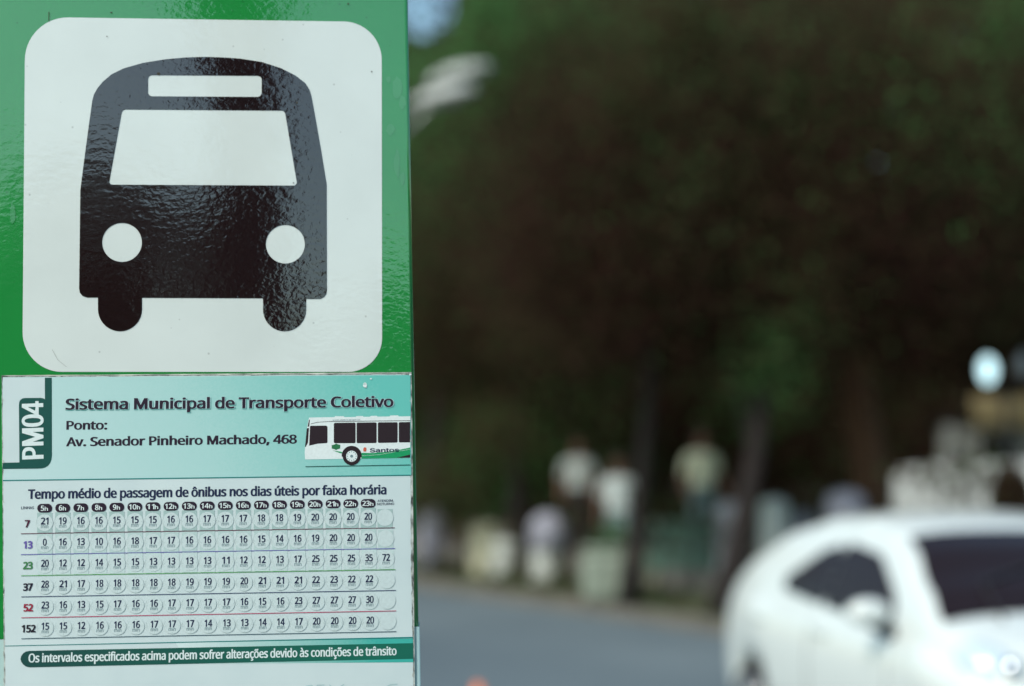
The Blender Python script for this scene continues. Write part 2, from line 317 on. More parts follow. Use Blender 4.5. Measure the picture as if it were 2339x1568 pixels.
GLYPHS_B = r'''
.|94|64 37 69 29 71 20 69 12 64 4 56 -1 48 -2 39 -1 31 4 26 12 25 20 26 29 31 37 39 42 48 43 56 42
S|223|175 238 189 224 197 208 200 189 169 189 163 206 151 219 134 227 112 229 97 228 84 224 73 218 64 209 59 199 58 188 60 176 65 167 85 154 156 132 179 119 197 99 202 85 204 69 201 50 193 32 180 17 162 5 139 -2 112 -4 86 -2 64 5 46 15 32 30 23 48 19 68 52 68 55 55 62 44 71 35 83 29 112 25 128 26 143 30 155 37 165 46 171 57 173 70 171 81 166 89 148 102 64 130 43 145 30 163 26 186 29 206 37 224 51 238 69 249 90 256 114 258 137 256 158 249
a|195|143 180 153 172 161 160 167 145 168 0 138 0 138 26 126 12 108 1 95 -3 63 -3 47 2 34 11 24 22 17 37 15 54 17 69 29 90 39 97 63 105 133 117 138 127 133 148 120 161 110 164 98 165 75 161 59 150 50 137 20 146 39 173 52 182 66 188 97 192 119 190;138 95 130 91 67 79 52 70 47 62 46 52 51 36 65 26 85 23 101 24 114 29 124 37 132 47 136 57 138 69
b|212|156 180 173 166 185 146 193 122 195 94 193 66 185 42 173 23 157 8 137 -1 115 -4 99 -3 86 2 69 16 59 29 56 0 26 0 26 254 57 254 57 160 69 173 86 186 98 191 115 192 137 189;140 156 126 163 110 165 94 163 81 156 70 145 62 131 56 95 58 75 63 58 70 43 81 32 94 26 110 23 126 26 140 33 150 44 158 58 163 75 163 114 158 131 150 145
g|213|186 190 186 -4 183 -27 175 -45 162 -59 145 -68 125 -73 103 -75 84 -74 67 -70 41 -55 25 -35 51 -20 61 -33 77 -44 89 -48 103 -49 124 -46 141 -38 152 -23 156 -3 156 34 143 21 126 8 114 4 97 2 76 5 56 13 40 27 28 45 20 68 17 96 20 123 27 147 40 166 56 180 76 189 98 192 114 191 127 186 144 173 154 159 157 190;132 156 119 163 102 165 86 163 73 156 62 145 54 131 48 96 54 61 62 48 73 38 86 32 102 30 118 32 132 38 142 47 150 61 155 77 155 115 150 132 142 146
n|205|147 184 160 174 170 160 176 142 179 120 179 0 148 0 148 118 145 137 136 152 123 161 105 165 80 159 63 141 58 129 57 0 26 0 26 190 56 190 56 144 51 144 62 166 76 181 94 189 114 192 132 190
o|208|149 180 167 165 180 146 188 122 191 94 188 66 180 43 167 23 149 8 128 -1 104 -4 79 -1 58 8 41 23 28 43 20 66 17 94 20 122 28 146 41 165 58 180 79 189 104 192 128 189;135 155 121 162 104 165 86 162 73 155 62 144 54 129 48 94 54 59 62 44 73 33 86 26 104 23 121 26 135 33 146 44 154 59 160 94 158 112 154 129 146 144
p|212|156 180 173 166 185 146 193 122 195 94 193 66 185 42 173 23 157 8 137 -1 115 -4 99 -3 86 2 69 16 59 29 57 -71 26 -71 26 190 56 190 56 160 69 173 86 186 98 191 115 192 137 189;140 156 126 163 110 165 94 163 81 156 70 145 62 131 56 95 58 75 63 58 70 43 81 32 94 26 110 23 126 26 140 33 150 44 158 58 163 75 163 114 158 131 150 145
r|130|122 192 122 161 103 163 91 161 70 151 63 142 58 131 57 118 57 0 26 0 26 190 56 190 56 160 65 173 76 184 90 190
s|182|140 179 149 170 162 145 134 139 129 149 121 158 110 164 94 166 78 164 65 158 57 150 54 139 56 129 62 122 72 116 86 111 115 105 137 97 153 86 162 71 166 53 163 37 156 24 145 12 130 3 112 -2 91 -4 72 -3 42 9 31 19 23 32 18 47 47 53 53 40 62 30 75 25 91 23 108 25 122 31 131 40 134 51 132 60 127 68 118 74 75 85 52 93 36 104 27 119 23 137 26 152 33 166 43 177 58 185 74 190 94 192 112 191 127 186
t|114|102 190 102 164 3 164 3 190;63 236 64 38 68 31 75 26 85 25 101 27 107 1 96 -1 84 -2 62 1 46 11 36 26 32 46 32 236
v|195|186 190 113 0 81 0 9 190 42 190 83 78 103 10 92 10 112 78 152 190
w|284|272 190 215 0 184 0 159 86 138 169 145 169 124 86 99 0 69 0 11 190 44 190 67 107 88 21 82 21 103 107 126 190 158 190 191 68 201 21 196 21 206 68 240 190
'''
# ------------------------------------------------------------------ materials
def film_mat(name, color, rough=0.6, coat=1.0, coat_rough=0.05, coat_ior=1.6, bump=0.13, base=None, grime=0.0, col2=None, rampx=None):
    """glossy sign film with the rippled skin that shows in its reflections"""
    m = bpy.data.materials.new(name)
    m.use_nodes = True
    nt = m.node_tree
    L = nt.links.new
    b = nt.nodes['Principled BSDF']
    b.inputs['Base Color'].default_value = color
    b.inputs['Roughness'].default_value = rough
    b.inputs['Specular IOR Level'].default_value = 0.0
    b.inputs['Coat Weight'].default_value = coat
    b.inputs['Coat Roughness'].default_value = coat_rough
    b.inputs['Coat IOR'].default_value = coat_ior
    tc = nt.nodes.new('ShaderNodeTexCoord')
    # domain warp
    mp = nt.nodes.new('ShaderNodeMapping')
    mp.inputs['Scale'].default_value = (0.9, 1, 1.15)
    L(tc.outputs['Object'], mp.inputs[0])
    n1 = nt.nodes.new('ShaderNodeTexNoise')
    n1.inputs['Scale'].default_value = 170
    n1.inputs['Detail'].default_value = 2.0
    n1.inputs['Roughness'].default_value = 0.45
    n1.inputs['Distortion'].default_value = 0.6
    L(mp.outputs[0], n1.inputs['Vector'])
    mp2 = nt.nodes.new('ShaderNodeMapping')
    mp2.inputs['Scale'].default_value = (0.7, 1, 1.5)
    L(tc.outputs['Object'], mp2.inputs[0])
    n2 = nt.nodes.new('ShaderNodeTexNoise')
    n2.inputs['Scale'].default_value = 75
    n2.inputs['Detail'].default_value = 1
    L(mp2.outputs[0], n2.inputs['Vector'])
    # patches where the film is rougher
    n3 = nt.nodes.new('ShaderNodeTexNoise')
    n3.inputs['Scale'].default_value = 7
    n3.inputs['Detail'].default_value = 2
    L(tc.outputs['Object'], n3.inputs['Vector'])
    mr = nt.nodes.new('ShaderNodeMapRange')
    mr.inputs[1].default_value = 0.36
    mr.inputs[2].default_value = 0.62
    mr.inputs[3].default_value = 0.45
    mr.inputs[4].default_value = 1.0
    L(n3.outputs['Fac'], mr.inputs[0])
    ad = nt.nodes.new('ShaderNodeMath'); ad.operation = 'MULTIPLY_ADD'
    L(n2.outputs['Fac'], ad.inputs[0]); ad.inputs[1].default_value = 0.9
    mu = nt.nodes.new('ShaderNodeMath'); mu.operation = 'MULTIPLY'
    L(n1.outputs['Fac'], mu.inputs[0]); L(mr.outputs[0], mu.inputs[1])
    L(mu.outputs[0], ad.inputs[2])
    bp = nt.nodes.new('ShaderNodeBump')
    bp.inputs['Strength'].default_value = bump
    bp.inputs['Distance'].default_value = 0.0011
    L(ad.outputs[0], bp.inputs['Height'])
    L(bp.outputs[0], b.inputs['Coat Normal'])
    bp2 = nt.nodes.new('ShaderNodeBump')
    bp2.inputs['Strength'].default_value = bump * 0.35
    bp2.inputs['Distance'].default_value = 0.0011
    L(ad.outputs[0], bp2.inputs['Height'])
    L(bp2.outputs[0], b.inputs['Normal'])
    # grime: fine specks and slight mottling
    if grime:
        n4 = nt.nodes.new('ShaderNodeTexNoise')
        n4.inputs['Scale'].default_value = 9
        n4.inputs['Detail'].default_value = 6
        L(tc.outputs['Object'], n4.inputs['Vector'])
        r4 = nt.nodes.new('ShaderNodeMapRange')
        r4.inputs[1].default_value = 0.3; r4.inputs[2].default_value = 0.7
        r4.inputs[3].default_value = 1 - grime; r4.inputs[4].default_value = 1.0
        L(n4.outputs['Fac'], r4.inputs[0])
        vo = nt.nodes.new('ShaderNodeTexVoronoi')
        vo.inputs['Scale'].default_value = 38
        L(tc.outputs['Object'], vo.inputs['Vector'])
        r5 = nt.nodes.new('ShaderNodeMapRange')
        r5.inputs[1].default_value = 0.035; r5.inputs[2].default_value = 0.06
        r5.inputs[3].default_value = 0.55; r5.inputs[4].default_value = 1.0
        L(vo.outputs['Distance'], r5.inputs[0])
        vm = nt.nodes.new('ShaderNodeMath'); vm.operation = 'MULTIPLY'
        L(r4.outputs[0], vm.inputs[0]); L(r5.outputs[0], vm.inputs[1])
        mx = nt.nodes.new('ShaderNodeMix'); mx.data_type = 'RGBA'
        mx.inputs['A'].default_value = tuple(c * 0.35 for c in color[:3]) + (1,)
        mx.inputs['B'].default_value = color
        L(vm.outputs[0], mx.inputs['Factor'])
        L(mx.outputs['Result'], b.inputs['Base Color'])
    return m


M = {}
M['sign_green'] = film_mat('green sign film', (0.016, 0.240, 0.050, 1), grime=0.16, coat_ior=1.9)
M['sign_white'] = film_mat('white sign film', (0.65, 0.715, 0.69, 1), grime=0.13, bump=0.13)
M['sign_black'] = film_mat('black sign film', (0.0125, 0.0065, 0.0070, 1), grime=0.0, coat_ior=1.9)
M['sign_edge'] = mat('green painted edge', (0.008, 0.20, 0.055, 1), rough=0.5, var=0.2, scale=30)
M['pale_panel'] = mat('pale blue green panel', (0.42, 0.60, 0.58, 1), rough=0.45, var=0.08, scale=12)


def print_mat(name, color, rough=0.42):
    return mat(name, color, rough=rough, spec=0.35, var=0.07, scale=300, bump=0.08, bscale=180, dist=0.0006)


def board_mat():
    """the printed sheet: pale at the left, teal wash to the upper right, worn to white and grey along its rim"""
    m = bpy.data.materials.new('printed timetable sheet')
    m.use_nodes = True
    nt = m.node_tree; L = nt.links.new
    b = nt.nodes['Principled BSDF']
    b.inputs['Roughness'].default_value = 0.40
    b.inputs['Specular IOR Level'].default_value = 0.35
    tc = nt.nodes.new('ShaderNodeTexCoord')
    n = nt.nodes.new('ShaderNodeTexNoise')
    n.inputs['Scale'].default_value = 14; n.inputs['Detail'].default_value = 8
    L(tc.outputs['Object'], n.inputs['Vector'])
    rp = nt.nodes.new('ShaderNodeValToRGB')
    rp.color_ramp.elements[0].position = 0.3; rp.color_ramp.elements[1].position = 0.7
    rp.color_ramp.elements[0].color = (0.52, 0.625, 0.635, 1)
    rp.color_ramp.elements[1].color = (0.58, 0.68, 0.68, 1)
    L(n.outputs['Fac'], rp.inputs[0])
    L(rp.outputs[0], b.inputs['Base Color'])
    return m


def wash_mat(name, c_left, c_right, dx, dz, lo, hi, c_mid=None):
    """flat print with a printed colour gradient across it"""
    m = bpy.data.materials.new(name)
    m.use_nodes = True
    nt = m.node_tree; L = nt.links.new
    b = nt.nodes['Principled BSDF']
    b.inputs['Roughness'].default_value = 0.40
    b.inputs['Specular IOR Level'].default_value = 0.35
    tc = nt.nodes.new('ShaderNodeTexCoord')
    sp = nt.nodes.new('ShaderNodeVectorMath'); sp.operation = 'DOT_PRODUCT'
    sp.inputs[1].default_value = (dx, 0, dz)
    L(tc.outputs['Object'], sp.inputs[0])
    mr = nt.nodes.new('ShaderNodeMapRange')
    mr.inputs[1].default_value = lo; mr.inputs[2].default_value = hi
    L(sp.outputs['Value'], mr.inputs[0])
    n = nt.nodes.new('ShaderNodeTexNoise')
    n.inputs['Scale'].default_value = 420; n.inputs['Detail'].default_value = 2
    L(tc.outputs['Object'], n.inputs['Vector'])
    ad = nt.nodes.new('ShaderNodeMath'); ad.operation = 'MULTIPLY_ADD'
    L(n.outputs['Fac'], ad.inputs[0]); ad.inputs[1].default_value = 0.16
    L(mr.outputs[0], ad.inputs[2])
    rp = nt.nodes.new('ShaderNodeValToRGB')
    rp.color_ramp.elements[0].position = 0.08; rp.color_ramp.elements[1].position = 1.0
    rp.color_ramp.elements[0].color = c_left; rp.color_ramp.elements[1].color = c_right
    if c_mid:
        e = rp.color_ramp.elements.new(0.55); e.color = c_mid
    L(ad.outputs[0], rp.inputs[0])
    L(rp.outputs[0], b.inputs['Base Color'])
    return m


M['sheet'] = board_mat()
M['ink'] = print_mat('dark plum ink', (0.020, 0.010, 0.024, 1))
M['ink_navy'] = print_mat('navy ink', (0.012, 0.020, 0.060, 1))
M['ink_teal'] = print_mat('dark teal ink', (0.006, 0.075, 0.062, 1))
M['ink_teal_line'] = print_mat('teal ink line', (0.006, 0.20, 0.19, 1))
M['halo'] = print_mat('pale letter outline', (0.48, 0.66, 0.68, 1))
M['shade'] = print_mat('teal drop print', (0.10, 0.36, 0.33, 1))
M['dial_face'] = print_mat('pale dial print', (0.555, 0.66, 0.66, 1))
M['dial_ring'] = print_mat('grey green dial ring', (0.45, 0.57, 0.56, 1))
M['min_ink'] = print_mat('grey green small print', (0.17, 0.26, 0.28, 1))
M['faint_teal'] = print_mat('faint teal print', (0.33, 0.53, 0.53, 1))
M['stripe'] = print_mat('pale grey green column band', (0.36, 0.50, 0.485, 1))
M['print_white'] = print_mat('white print', (0.66, 0.76, 0.75, 1))
M['bus_white'] = print_mat('bright white print', (0.72, 0.80, 0.79, 1))
M['bus_glass'] = print_mat('printed dark glass', (0.020, 0.010, 0.014, 1))
M['bus_green'] = print_mat('printed bus green', (0.008, 0.30, 0.11, 1))
M['crest_red'] = print_mat('printed crest red', (0.60, 0.12, 0.07, 1))
M['crest_green'] = print_mat('printed mark green', (0.02, 0.16, 0.06, 1))
M['worn'] = mat('worn metal rim', (0.55, 0.60, 0.56, 1), rough=0.6, color2=(0.045, 0.05, 0.045, 1), scale=190, stretch=(1, 1, 0.45))
M['worn_top'] = mat('pale worn rim', (0.62, 0.62, 0.56, 1), rough=0.6, color2=(0.22, 0.24, 0.21, 1), scale=120, stretch=(0.4, 1, 1))
M['steel'] = mat('dull steel', (0.35, 0.36, 0.36, 1), rough=0.45, metallic=0.7, var=0.2, scale=20)
# ------------------------------------------------------------------ frame of the bus stop sign
YAW, LEAN = R(3.8), R(1.4)
d0 = ray(470, 784)
o0 = CAM + d0 * (1.68 / d0.y)
SIGN_M = Matrix.Translation((o0.x, o0.y, 0.15)) @ Matrix.Rotation(YAW, 4, 'Z') @ Matrix.Rotation(-LEAN, 4, 'X')
# keep the front face where the picture shows it although the foot stands on the pavement
SIGN_M.translation.y -= (CAM_Z - 0.15) * math.tan(LEAN)
SIGN_I = SIGN_M.inverted()
CAM_L = SIGN_I @ CAM


FACE_H = 0.0


def P2(px, py):
    """(x, z) on the sign's front face for a place measured in the photograph"""
    d = SIGN_I.to_3x3() @ ray(px, py)
    t = (-FACE_H - CAM_L.y) / d.y
    p = CAM_L + d * t
    return Vector((p.x, p.z))


PXM = (P2(500, 700) - P2(600, 700)).length / 100.0      # metres per picture unit on the sign


def r1(X, Y): return (X * 0.46388, 840.6 + Y * 0.46388)
def r2(X, Y): return (X * 0.54385, Y * 0.54385)
def r5(X, Y): return (609.1 + X * 0.19419, 840.6 + Y * 0.19419)
def r8(X, Y): return (X * 0.19423, 840.6 + Y * 0.19423)


sign = empty('bus_stop_sign', SIGN_M.translation)
sign.matrix_world = SIGN_M
tag(sign, 'tall green bus stop sign panel with a large black bus pictogram on white', 'sign')


def poly_area(c):
    return 0.5 * sum(a[0] * b[1] - b[0] * a[1] for a, b in zip(c, c[1:] + c[:1]))


class Sheet:
    """collects flat filled outlines, each group h metres proud of the sign face"""
    def __init__(s): s.v, s.f = [], []
    def fill(s, loops, h):
        loops3 = [[Vector((p[0], p[1], 0)) for p in lp] for lp in loops]
        tris = tessellate_polygon(loops3)
        flat = [p for lp in loops3 for p in lp]
        b = len(s.v)
        s.v += [(p.x, -h, p.y) for p in flat]
        for t in tris:
            a, c, d = (flat[i] for i in t)
            ar = (c.x - a.x) * (d.y - a.y) - (d.x - a.x) * (c.y - a.y)
            if abs(ar) < 1e-14: continue
            s.f.append(tuple(b + i for i in (t if ar > 0 else t[::-1])))
    def build(s, name, m, parent, label=None):
        o = mesh_obj(name, s.v, s.f, m, parent)
        if label: o['label'] = label
        return o


def arc(cx, cy, r, a0, a1, n=10):
    return [(cx + r * math.cos(R(a0 + (a1 - a0) * i / n)), cy + r * math.sin(R(a0 + (a1 - a0) * i / n))) for i in range(n + 1)]


def px_loop(pts, conv=None):
    return [P2(*(conv(*p) if conv else p)) for p in pts]


def round_poly(pts, rad, n=6):
    """corners of a polygon (picture units) rounded; rad a number or one per corner"""
    out = []
    k = len(pts)
    for i, p in enumerate(pts):
        r = rad[i] if isinstance(rad, (list, tuple)) else rad
        p = Vector(p); a = Vector(pts[i - 1]); b = Vector(pts[(i + 1) % k])
        if r <= 0:
            out.append(tuple(p)); continue
        da, db = (a - p).normalized(), (b - p).normalized()
        ang = da.angle(db)
        t = r / math.tan(ang / 2)
        A, B = p + da * t, p + db * t
        c = p + (da + db).normalized() * (r / math.sin(ang / 2))
        a0 = math.atan2(A.y - c.y, A.x - c.x); a1 = math.atan2(B.y - c.y, B.x - c.x)
        while a1 - a0 > math.pi: a1 -= 2 * math.pi
        while a0 - a1 > math.pi: a1 += 2 * math.pi
        for j in range(n + 1):
            q = a0 + (a1 - a0) * j / n
            out.append((c.x + r * math.cos(q), c.y + r * math.sin(q)))
    return out


# --- the body: a folded sheet column with rounded long edges, green above and pale below
pr0, pr1 = P2(931.5, 0), P2(958.5, 1568)
ROLL = math.atan2(pr1.x - pr0.x, pr0.y - pr1.y)
BODY_W = (P2(946, 855) - P2(-34, 845)).length
DEPTH = 0.07


def column(x_right_px, z0_s, z1_s, w, name, m, grow=0.0):
    """section w x DEPTH with 4 mm rounded edges, swept along the leaning axis"""
    r = 0.004
    sec = []
    for (cx, cy, a0) in ((-r, r, -90), (-r, DEPTH - r, 0), (-w + r, DEPTH - r, 90), (-w + r, r, 180)):
        for j in range(6):
            q = R(a0 + 90 * j / 5)
            sec.append((cx + r * math.cos(q), cy + r * math.sin(q)))
    ax = Vector((-math.sin(ROLL), math.cos(ROLL)))      # up, leaning left
    tx = Vector((math.cos(ROLL), math.sin(ROLL)))
    v, f = [], []
    n = len(sec)
    for s_ in (z0_s, z1_s):
        for (x, y) in sec:
            q = pr0 + ax * s_ + tx * (x + grow)
            v.append((q.x, y, q.y))
    for k in range(n):
        f.append((k, (k + 1) % n, n + (k + 1) % n, n + k))
    f.append(tuple(range(n))[::-1]); f.append(tuple(range(n, 2 * n)))
    o = mesh_obj(name, v, f, m, sign)
    for p in o.data.polygons:
        p.use_smooth = len(p.vertices) == 4 and p.area < 0.05 * 1.0 and True
    return o


s_green = -(P2(957, 1431) - pr0).length
green = column(0, s_green, 0.46, BODY_W, 'green_panel', M['sign_green'])
foot_len = (pr0.y - 0.0) / math.cos(ROLL)
pale = column(0, -foot_len + 0.01, s_green - 0.0005, BODY_W + 0.0022, 'lower_panel', M['pale_panel'], grow=0.0012)

# --- white rounded square and black bus
W_ = Sheet()
wpts = [r2(105, 71.5), r2(1600, 94), r2(1606, 1562.5), r2(93, 1563)]
W_.fill([px_loop(round_poly([(r2(106, 72))[:2], r2(1603, 94), r2(1605, 1563), r2(94, 1563)], [98, 88, 78, 90], 14))], 0.0004)
white_sq = W_.build('white_square', M['sign_white'], sign)

B_ = Sheet()
roof = [(338, 800), (352, 690), (372, 540), (388, 425), (395, 398), (410, 372), (432, 345), (470, 313), (520, 289), (600, 266), (700, 250), (780, 243), (860, 240.5),
        (940, 243), (1010, 248), (1100, 262), (1180, 288), (1240, 318), (1282, 350), (1300, 378), (1308, 405), (1322, 480), (1345, 610), (1372, 775)]
bodyR = [(1373, 1218), (1371, 1236), (1361, 1249), (1345, 1257), (1286, 1257)]
wheelR = [(1286, 1300)] + [(1195.5 + 90.5 * math.cos(R(a)), 1302 + 90.5 * math.sin(R(a))) for a in range(10, 180, 10)] + [(1105, 1300), (1105, 1254)]
wheelL = [(597, 1252), (597, 1300)] + [(504.5 + 92.5 * math.cos(R(a)), 1300 + 92.5 * math.sin(R(a))) for a in range(10, 180, 10)] + [(412, 1300), (412, 1251)]
bodyL = [(367, 1251), (348, 1245), (336, 1231), (333, 1213)]
outline = roof + bodyR + wheelR + wheelL + bodyL
holes = [round_poly([(622, 317), (1100, 320), (1099, 409), (622, 406)], 18, 5),
         round_poly([(514, 461), (1196, 466), (1249, 781), (457, 777)], [18, 18, 14, 14], 5),
         [(513 + 83.5 * math.cos(R(a)), 1019.5 + 82 * math.sin(R(a))) for a in range(0, 360, 8)],
         [(1198.5 + 82 * math.cos(R(a)), 1027 + 81 * math.sin(R(a))) for a in range(0, 360, 8)]]
B_.fill([px_loop(outline, r2)] + [px_loop(h, r2) for h in holes], 0.0008)
B_.build('bus_pictogram', M['sign_black'], sign)

# dried water marks on the green film
wm = Sheet()
rw = random.Random(8)
for (X, Y, rx_, ry_) in ((1668, 372, 26, 48), (1690, 430, 16, 30), (1640, 545, 20, 26), (1668, 690, 13, 62), (1690, 752, 10, 30), (1632, 335, 10, 14), (52, 900, 12, 46)):
    lp = [(X + rx_ * rw.uniform(.7, 1.15) * math.cos(R(a)), Y + ry_ * rw.uniform(.75, 1.1) * math.sin(R(a))) for a in range(0, 360, 24)]
    wm.fill([px_loop(lp, r2)], 0.0003 + 0.00001 * len(wm.f) / 100)
tag(wm.build('water_marks', film_mat('green film under dried water', (0.040, 0.265, 0.085, 1), grime=0.2, coat_ior=1.9, coat_rough=0.16), sign), kind='stuff')
# a peeling water mark and dead insect specks on the film
sp = Sheet()
rnd = random.Random(5)
for (X, Y, r_) in ((667, 311, 7), (1247, 434, 5), (1561, 303, 3.5), (918, 424, 3), (450, 155, 2.5), (468, 55, 4), (1463, 18, 4), (1233, 770, 3), (1150, 436, 2.5)):
    lp = [(X + r_ * rnd.uniform(.7, 1.2) * math.cos(R(a)), Y + r_ * rnd.uniform(.6, 1.1) * math.sin(R(a))) for a in range(0, 360, 40)]
    sp.fill([px_loop(lp, r2)], 0.0012)
sp.fill([px_loop([(205, 52), (208, 52), (206, 92), (204, 92)], r2)], 0.0012)
sp.fill([px_loop([(220, 1470), (220.8, 1469.6), (244, 1512.6), (282, 1542.6), (281.6, 1543), (243.4, 1513)], r2)], 0.0012)
o = sp.build('dirt_specks', mat('dark dried specks', (0.03, 0.025, 0.015, 1), rough=0.8), sign)
tag(o, kind='stuff')

# ------------------------------------------------------------------ lettering outlines
def load_glyphs(txt):
    g = {}
    for ln in txt.strip('\n').split('\n'):
        ch = ln[0]
        adv, cs = ln[2:].split('|')
        loops = []
        for c in cs.split(';'):
            if c:
                q = [int(x) for x in c.split()]
                loops.append([(q[i], q[i + 1]) for i in range(0, len(q), 2)])
        g[ch] = (int(adv), loops)
    return g


GA = load_glyphs(GLYPHS_A)
GB = load_glyphs(GLYPHS_B)


def embolden(loops, d):
    if not d: return loops
    tot = sum(poly_area(c) for c in loops)
    sgn = -1 if tot > 0 else 1
    out = []
    full = d
    for c in loops:
        d = full if poly_area(c) * tot > 0 else full * 0.55
        n = len(c); o_ = []
        for i in range(n):
            p = Vector(c[i]); a = Vector(c[i - 1]); b = Vector(c[(i + 1) % n])
            e1 = (p - a); e2 = (b - p)
            if e1.length < 1e-6 or e2.length < 1e-6:
                o_.append(tuple(p)); continue
            e1.normalize(); e2.normalize()
            n1 = Vector((-e1.y, e1.x)) * sgn; n2 = Vector((-e2.y, e2.x)) * sgn
            k = 1 + n1.dot(n2)
            notch = e2.dot(n1) > 0 if d > 0 else False
            q = (n1 + n2) / max(k, 0.05 if notch else 0.9) * d
            lim = max(1.3 * d, 0.42 * min((p - a).length, (b - p).length))
            if q.length > lim: q *= lim / q.length
            o_.append((p.x + q.x, p.y + q.y * (1.0 if notch and k < 0.5 else 0.4)))
        out.append(o_)
    return out


def text(sheet, s, p0, p1, cap, h=0.0006, bold=14, G=GA, dx=0.0, dy=0.0, jitter=0.0, extra_bold=0.0, minspace=None):
    """writes s so that its ink runs from p0 to p1 (picture units, on the baseline), capitals cap high"""
    A, B = P2(*p0), P2(*p1)
    ux = (B - A).normalized()
    uy = Vector((-ux.y, ux.x))
    pen, inks = 0.0, []
    for ch in s:
        adv, loops = G[ch]
        inks.append((pen, loops)); pen += adv
    xs = [p + q[0] for p, lo in inks for lp in lo for q in lp]
    x0, x1 = min(xs) - bold, max(xs) + bold
    kx = (B - A).length / (x1 - x0)
    ky = cap * PXM / ((364.0 if G is GB else 287.0) + 0.8 * bold)
    for i, (p, loops) in enumerate(inks):
        if not loops: continue
        hh = h + (0.00003 * (i % 2) if extra_bold else 0)
        lo = embolden(loops, bold + extra_bold)
        # group: pieces with their own holes
        outer, inner = [], []
        tot = sum(poly_area(c) for c in loops)
        for c in lo:
            (outer if poly_area(c) * tot > 0 else inner).append(c)
        for oc in outer:
            xs_ = [q[0] for q in oc]; ys_ = [q[1] for q in oc]
            mine = [c for c in inner if min(xs_) <= c[0][0] <= max(xs_) and min(ys_) <= c[0][1] <= max(ys_)]
            def T(q):
                X = (p + q[0] - x0) * kx + dx * PXM; Y = (q[1] + bold * 0.4) * ky - dy * PXM
                return A + ux * X + uy * Y
            sheet.fill([[T(q) for q in c] for c in [oc] + mine], hh)


# ------------------------------------------------------------------ the timetable board fixed over the panel
board = empty('timetable_board', (0, 0, 0))
board.matrix_world = SIGN_M
tag(board, 'printed bus timetable board with teal header fixed below the bus pictogram', 'timetable')
BT = 0.003
FACE_H = 0.0036      # the printed face stands this far off the panel
corners = [r1(6, 37), r1(2027, 21), (948.5, 1640), (9.5, 1652)]
bc = px_loop(corners)
bm = bmesh.new()
fr = [bm.verts.new((p.x, -BT, p.y)) for p in bc]
bk = [bm.verts.new((p.x, -0.0003, p.y)) for p in bc]
bm.faces.new(fr[::-1]); bm.faces.new(bk)
for i in range(4):
    bm.faces.new((fr[i], fr[(i + 1) % 4], bk[(i + 1) % 4], bk[i]))
bmesh.ops.recalc_face_normals(bm, faces=bm.faces)
bm_obj('backing_plate', bm, M['worn'], board)
H0 = BT + 0.0003
# sheet with slightly ragged rim
rnd = random.Random(11)


def ragged(a, b, n, amp):
    a, b = Vector(a), Vector(b)
    nn = (b - a).normalized(); nn = Vector((-nn.y, nn.x))
    return [tuple(a.lerp(b, i / n) + nn * rnd.uniform(-amp, amp)) for i in range(n)]


sh = Sheet()
rim = (ragged((6.5, 862), (931, 855.5), 60, 0.5) + ragged((936, 861), (938.6, 1250), 50, 0.9) + ragged((938.6, 1250), (944.5, 1640), 40, 1.1)
       + ragged((944.5, 1640), (12, 1650), 6, 0.3) + ragged((13, 1648), (8.2, 1250), 40, 0.9) + ragged((8.2, 1250), (5.5, 870), 50, 0.6))
sh.fill([px_loop(rim)], H0)
sh.build('printed_sheet', M['sheet'], board)
# pale and dirty rim strip along the top edge
ts = Sheet()
ts.fill([px_loop(ragged((3, 857.8), (937, 850.8), 60, 0.35) + [(938.5, 853.8)] + ragged((936, 854.0), (4, 860.3), 60, 0.5))], H0 + 0.0001)
ts.build('top_rim', M['worn_top'], board)
# chips where the print has flaked off
ch_ = Sheet()
cw_ = Sheet()
for (X, Y, r_, sq) in ((1160, 205, 27, 1.2), (1228, 130, 14, .7), (1150, 190, 16, 1.0), (1690, 78, 16, .8)):
    lp = [(X + r_ * rnd.uniform(.6, 1.15) * math.cos(R(a)), Y + sq * r_ * rnd.uniform(.6, 1.15) * math.sin(R(a))) for a in range(0, 360, 30)]
    cw_.fill([px_loop(lp, r5)], 0.0042)
for k in range(26):
    # flakes along the right and left rims
    yy = rnd.uniform(880, 1560); right = rnd.random() < .6
    xx = (936.2 + (yy - 860) * 0.0098) if right else 8.5
    w_, l_ = rnd.uniform(.5, 1.3), rnd.uniform(3, 14)
    ch_.fill([px_loop([(xx - w_, yy), (xx + w_ * .6, yy + l_ * .2), (xx + w_, yy + l_), (xx - w_ * .4, yy + l_ * .8)])], 0.0042 + k * 2e-6)
tag(ch_.build('paint_flakes', M['worn_top'], board), kind='stuff')

cw_.build('bare_chips', M['bus_white'], board)['kind'] = 'stuff'

# header wash
hd = Sheet()
hd.fill([px_loop([(6.5, 863)] + [(937.5, 857.0), (939.5, 1085.5), (8, 1098)])], H0 + 0.00012)
xl, xr = P2(8, 900), P2(938, 900)
M['header'] = wash_mat('teal header wash', (0.49, 0.655, 0.655, 1), (0.125, 0.50, 0.44, 1), 1.0, 0.62,
                       xl.x + 0.62 * P2(8, 1090).y, xr.x + 0.62 * P2(900, 858).y, c_mid=(0.37, 0.61, 0.585, 1))
hd.build('header_wash', M['header'], board)
